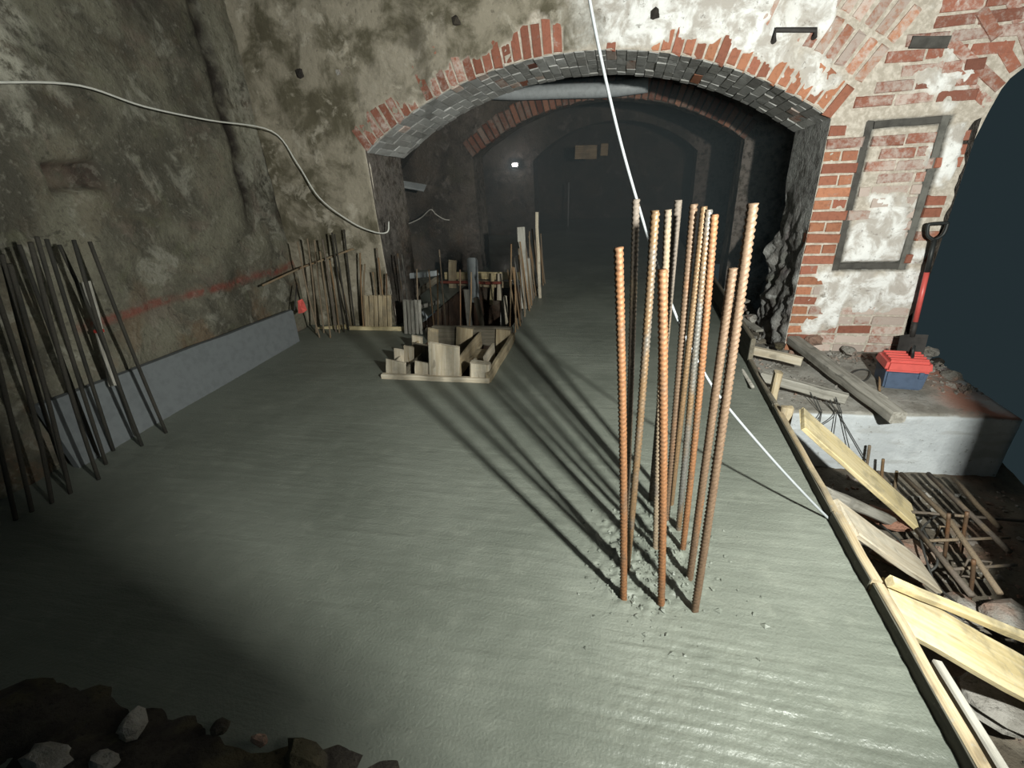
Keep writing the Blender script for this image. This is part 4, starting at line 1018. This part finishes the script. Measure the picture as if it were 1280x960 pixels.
for (x0, y0, x1, y1, zz, mt, lab) in ((1083, 585, 1087, 557, -.58, 'dull', 'short double bar stub before the concrete block, nearest the yellow brace'), (1102, 598, 1104, 574, -.62, 'tan', 'middle tan bar stub before the concrete block'), (1119, 608, 1121, 589, -.62, 'tan', 'shortest tan bar stub before the concrete block'),
                                     (1181, 692, 1186, 642, -.58, 'rust', 'rusty stub standing among the cage bars'), (1202, 685, 1209, 640, -.58, 'rust', 'rusty stub leaning at the cross bar of the cage'), (1212, 745, 1217, 700, -.60, 'rust', 'brown flat stub standing near the end of the cage')):
    p = G(x0, y0, zz); bar('bar_stub', p, AY(x1, y1, p.y), .011, mt, lab, 'rebar', SB_, False, .004, .03)
# tie wires over the board
TW_ = 'dark tie wires hanging over the block edge'
for k, (x0, y0, x1, y1, x2, y2) in enumerate(((1010, 484, 1022, 510, 1014, 532), (1020, 482, 1035, 505, 1022, 535), (1032, 486, 1043, 512, 1040, 555), (1042, 490, 1052, 515, 1062, 562), (1012, 480, 1026, 512, 1024, 532), (1038, 488, 1062, 530, 1084, 578))):
    a = G(x0, y0, -.05); b = G(x1, y1, BT + .02); b.y = max(b.y, 3.29); c = AY(x2, y2, 3.24 + .01 * k); c.z = max(c.z, -.6)
    m_ = Vector((b.x, 3.262 + .006 * k, b.z - .02))
    props(tube('tie_wire', [a, b, m_, c], .0032, 'wire', k=6), 'dark tie wire bent over the block edge, %s counting from the slab edging' % ORD[k], 'wire', TW_)
for k, pp in enumerate((((1147, 660), (1155, 690), (1170, 735), (1185, 760), (1205, 775)), ((1150, 655), (1172, 700), (1160, 720), (1185, 745), (1230, 780), (1275, 800)), ((1100, 655), (1128, 680), (1135, 705), (1150, 715)), ((1175, 640), (1150, 665), (1160, 690), (1172, 672)))):
    props(tube('tie_wire', [G(px, py, -.50 + .03 * math.sin(i * 2)) for i, (px, py) in enumerate(pp)], .006, 'wire', k=5),
          ('dark wire trailing over the ground past the pale brace end', 'longest dark wire winding from the cage to the nearest brace board', 'short dark wire on the red soil under the pale brace', 'wire loop twisted about the cage beside the yellow brace end')[k], 'wire')
# --- stones and rubble
for (px, py, z, s_, mt, lab) in ((1262, 772, -.52, (.14, .12, .07), 'stone', 'large pale stone slab past the end of the cage'), (1205, 765, -.58, (.13, .10, .05), 'stone', 'flat grey stone before the cage end'), (1108, 648, -.55, (.17, .12, .03), 'brick_', 'broken red brick slab under the grey brace'), (1140, 690, -.56, (.14, .12, .03), 'brick_', 'flat reddish slab beside the cage below the pale brace'),
                                (1076, 659, -.42, (.018, .018, .015), 'stone', 'tiny white stone above the pale brace board'), (1250, 880, -.50, (.16, .14, .06), 'stone', 'brown stone slab under the widest brace board'), (1190, 470, BT + .0, (.10, .09, .05), 'stone', 'grey stone behind the toolbox at the shadow edge'),
                                (1163, 440, BT + .02, (.07, .07, .05), 'stone', 'pale stone beside the shovel blade'), (1172, 452, BT, (.06, .05, .04), 'darkstone', 'dark stone between toolbox and shovel blade'), (1062, 438, -.12, (.08, .06, .05), 'stone', 'broken stone at the foot of the pier plaster'),
                                (1018, 425, -.05, (.08, .06, .06), 'stone', 'broken brick lump at the pier corner foot'), (975, 432, -.06, (.06, .05, .04), 'darkstone', 'dark stone between the pale crosswise board and the pier'), (940, 398, .0, (.07, .06, .05), 'stone', 'small stone lying behind the ply edging'),
                                (928, 385, .02, (.05, .05, .04), 'stone', 'pinkish stone by the small grey board behind the ply edging')):
    q = G(px, py, z)
    props(link('stone', rock_mesh(s_, px * .37, 2), M['redstone' if mt == 'brick_' else mt], None, q, Matrix.Rotation(px * .7, 3, 'Z')), lab, 'stone')
def chips(name, pts_, smin, smax, mt, seed):
    r = random.Random(seed); v, f = [], []
    for p in pts_:
        s_ = r.uniform(smin, smax) * (1 if r.random() < .8 else 1.8); R = Matrix.Rotation(r.uniform(0, 6), 3, (r.uniform(-1, 1), r.uniform(-1, 1), 1)); b = len(v)
        for q in ((1, 0, 0), (-1, 0, 0), (0, 1, 0), (0, -1, 0), (0, 0, 1), (0, 0, -1)): v.append(Vector(p) + R @ Vector((q[0] * s_ * r.uniform(.6, 1.4), q[1] * s_ * r.uniform(.6, 1.3), q[2] * s_ * r.uniform(.4, .8))))
        f += [(b + i, b + j, b + k) for i, j, k in ((0, 2, 4), (2, 1, 4), (1, 3, 4), (3, 0, 4), (2, 0, 5), (1, 2, 5), (3, 1, 5), (0, 3, 5))]
    return props(link(name, mesh(name, v, f), M[mt]), kind='stuff')
rr = random.Random(5); ptl = []
for _ in range(900):
    x, y = rr.uniform(1.04, 2.6), rr.uniform(1.22, 3.2); ptl.append((x, y, gz(x, y)))
for _ in range(500):
    x, y = 1.02 + abs(rr.gauss(0, .25)), rr.uniform(3.4, 5.6); ptl += [(x, y, max(BT, gz(x, y)))] if x < 1.38 or y < 4.4 else []
for _ in range(260):
    x = rr.uniform(1.5, 2.5); y = 4.42 - abs(rr.gauss(0, .12)); ptl.append((x, y, BT))
for _ in range(160):
    x = rr.uniform(2.30, 2.58); y = rr.uniform(3.7, 4.45); ptl.append((x, y, BT))
o = chips('rubble', ptl, .006, .02, 'stone', 3); props(o, 'loose stone chips strewn over the ground beyond the slab edging', 'rubble')
ptl = []
for _ in range(420):
    x, y = rr.gauss(.17, .13), rr.gauss(1.58, .17); ptl.append((x, y, slab_z(x, y) + .002))
o = chips('mortar_crumbs', ptl, .003, .009, 'slab', 11); props(o, 'crumbs of wet mortar among the feet of the foreground bars', 'crumbs')
# dark rubble heap at the slab's near corner
v, f = [], []; nx_, ny_ = 60, 24
for i in range(nx_ + 1):
    x = -3.2 + 3.0 * i / nx_
    for j in range(ny_ + 1):
        y = -.2 + .98 * j / ny_ + .05 * nz(x * 3, 1, 4)
        k = sm(.78, .45, y + .12 * fb(x * 2.5, 3, 2, 2)) * sm(-.25, -.6, x)
        v.append((x, y, -.03 + k * (.07 + .09 * fb(x * 3, y * 3, 2, 4) + .05 * fb(x * 11, y * 11, 3, 3))))
for i in range(nx_):
    for j in range(ny_): q = i * (ny_ + 1) + j; f.append((q, q + ny_ + 1, q + ny_ + 2, q + 1))
props(link('debris', mesh('debris', v, f), M['darkstone'], smooth=True), 'dark heap of earth and rubble on the slab nearest the camera', 'rubble', kind='stuff')
for (px, py, s_, lab) in ((165, 905, (.045, .05, .035), 'upright pale stone on the dark rubble heap'), (60, 950, (.10, .05, .04), 'broad stone at the near edge of the dark rubble heap'), (130, 952, (.05, .04, .035), 'rounded stone beside the broad one on the dark heap'), (325, 925, (.03, .02, .02), 'small pale stone alone near the slab side of the dark heap'), (380, 945, (.08, .05, .05), 'dark stone at the slab side of the dark heap'), (275, 910, (.03, .03, .02), 'small dark stone in the middle of the dark heap')):
    q = G(px, py, .05); props(link('stone', rock_mesh(s_, px * .1, 2), M['stone' if 'pale' in lab or 'broad' in lab else 'darkstone'], None, q), lab, 'stone')
# --- thin mist in the tunnel
hz = NT('mist'); hz.t.nodes.remove(hz.b); vs = hz.n('ShaderNodeVolumeScatter'); vs.inputs['Density'].default_value = .085; vs.inputs['Color'].default_value = (.72, .92, 1, 1); vs.inputs['Anisotropy'].default_value = .2
hz.l(vs.outputs[0], [n for n in hz.t.nodes if n.type == 'OUTPUT_MATERIAL'][0].inputs['Volume'])
me = box_mesh(6.2, 7.4, 3.4, 0)
props(link('haze', me, hz.m, None, (-.7, 5.4 + 3.7, 1.75)), 'thin bluish mist hanging in the tunnel', 'mist', kind='stuff')
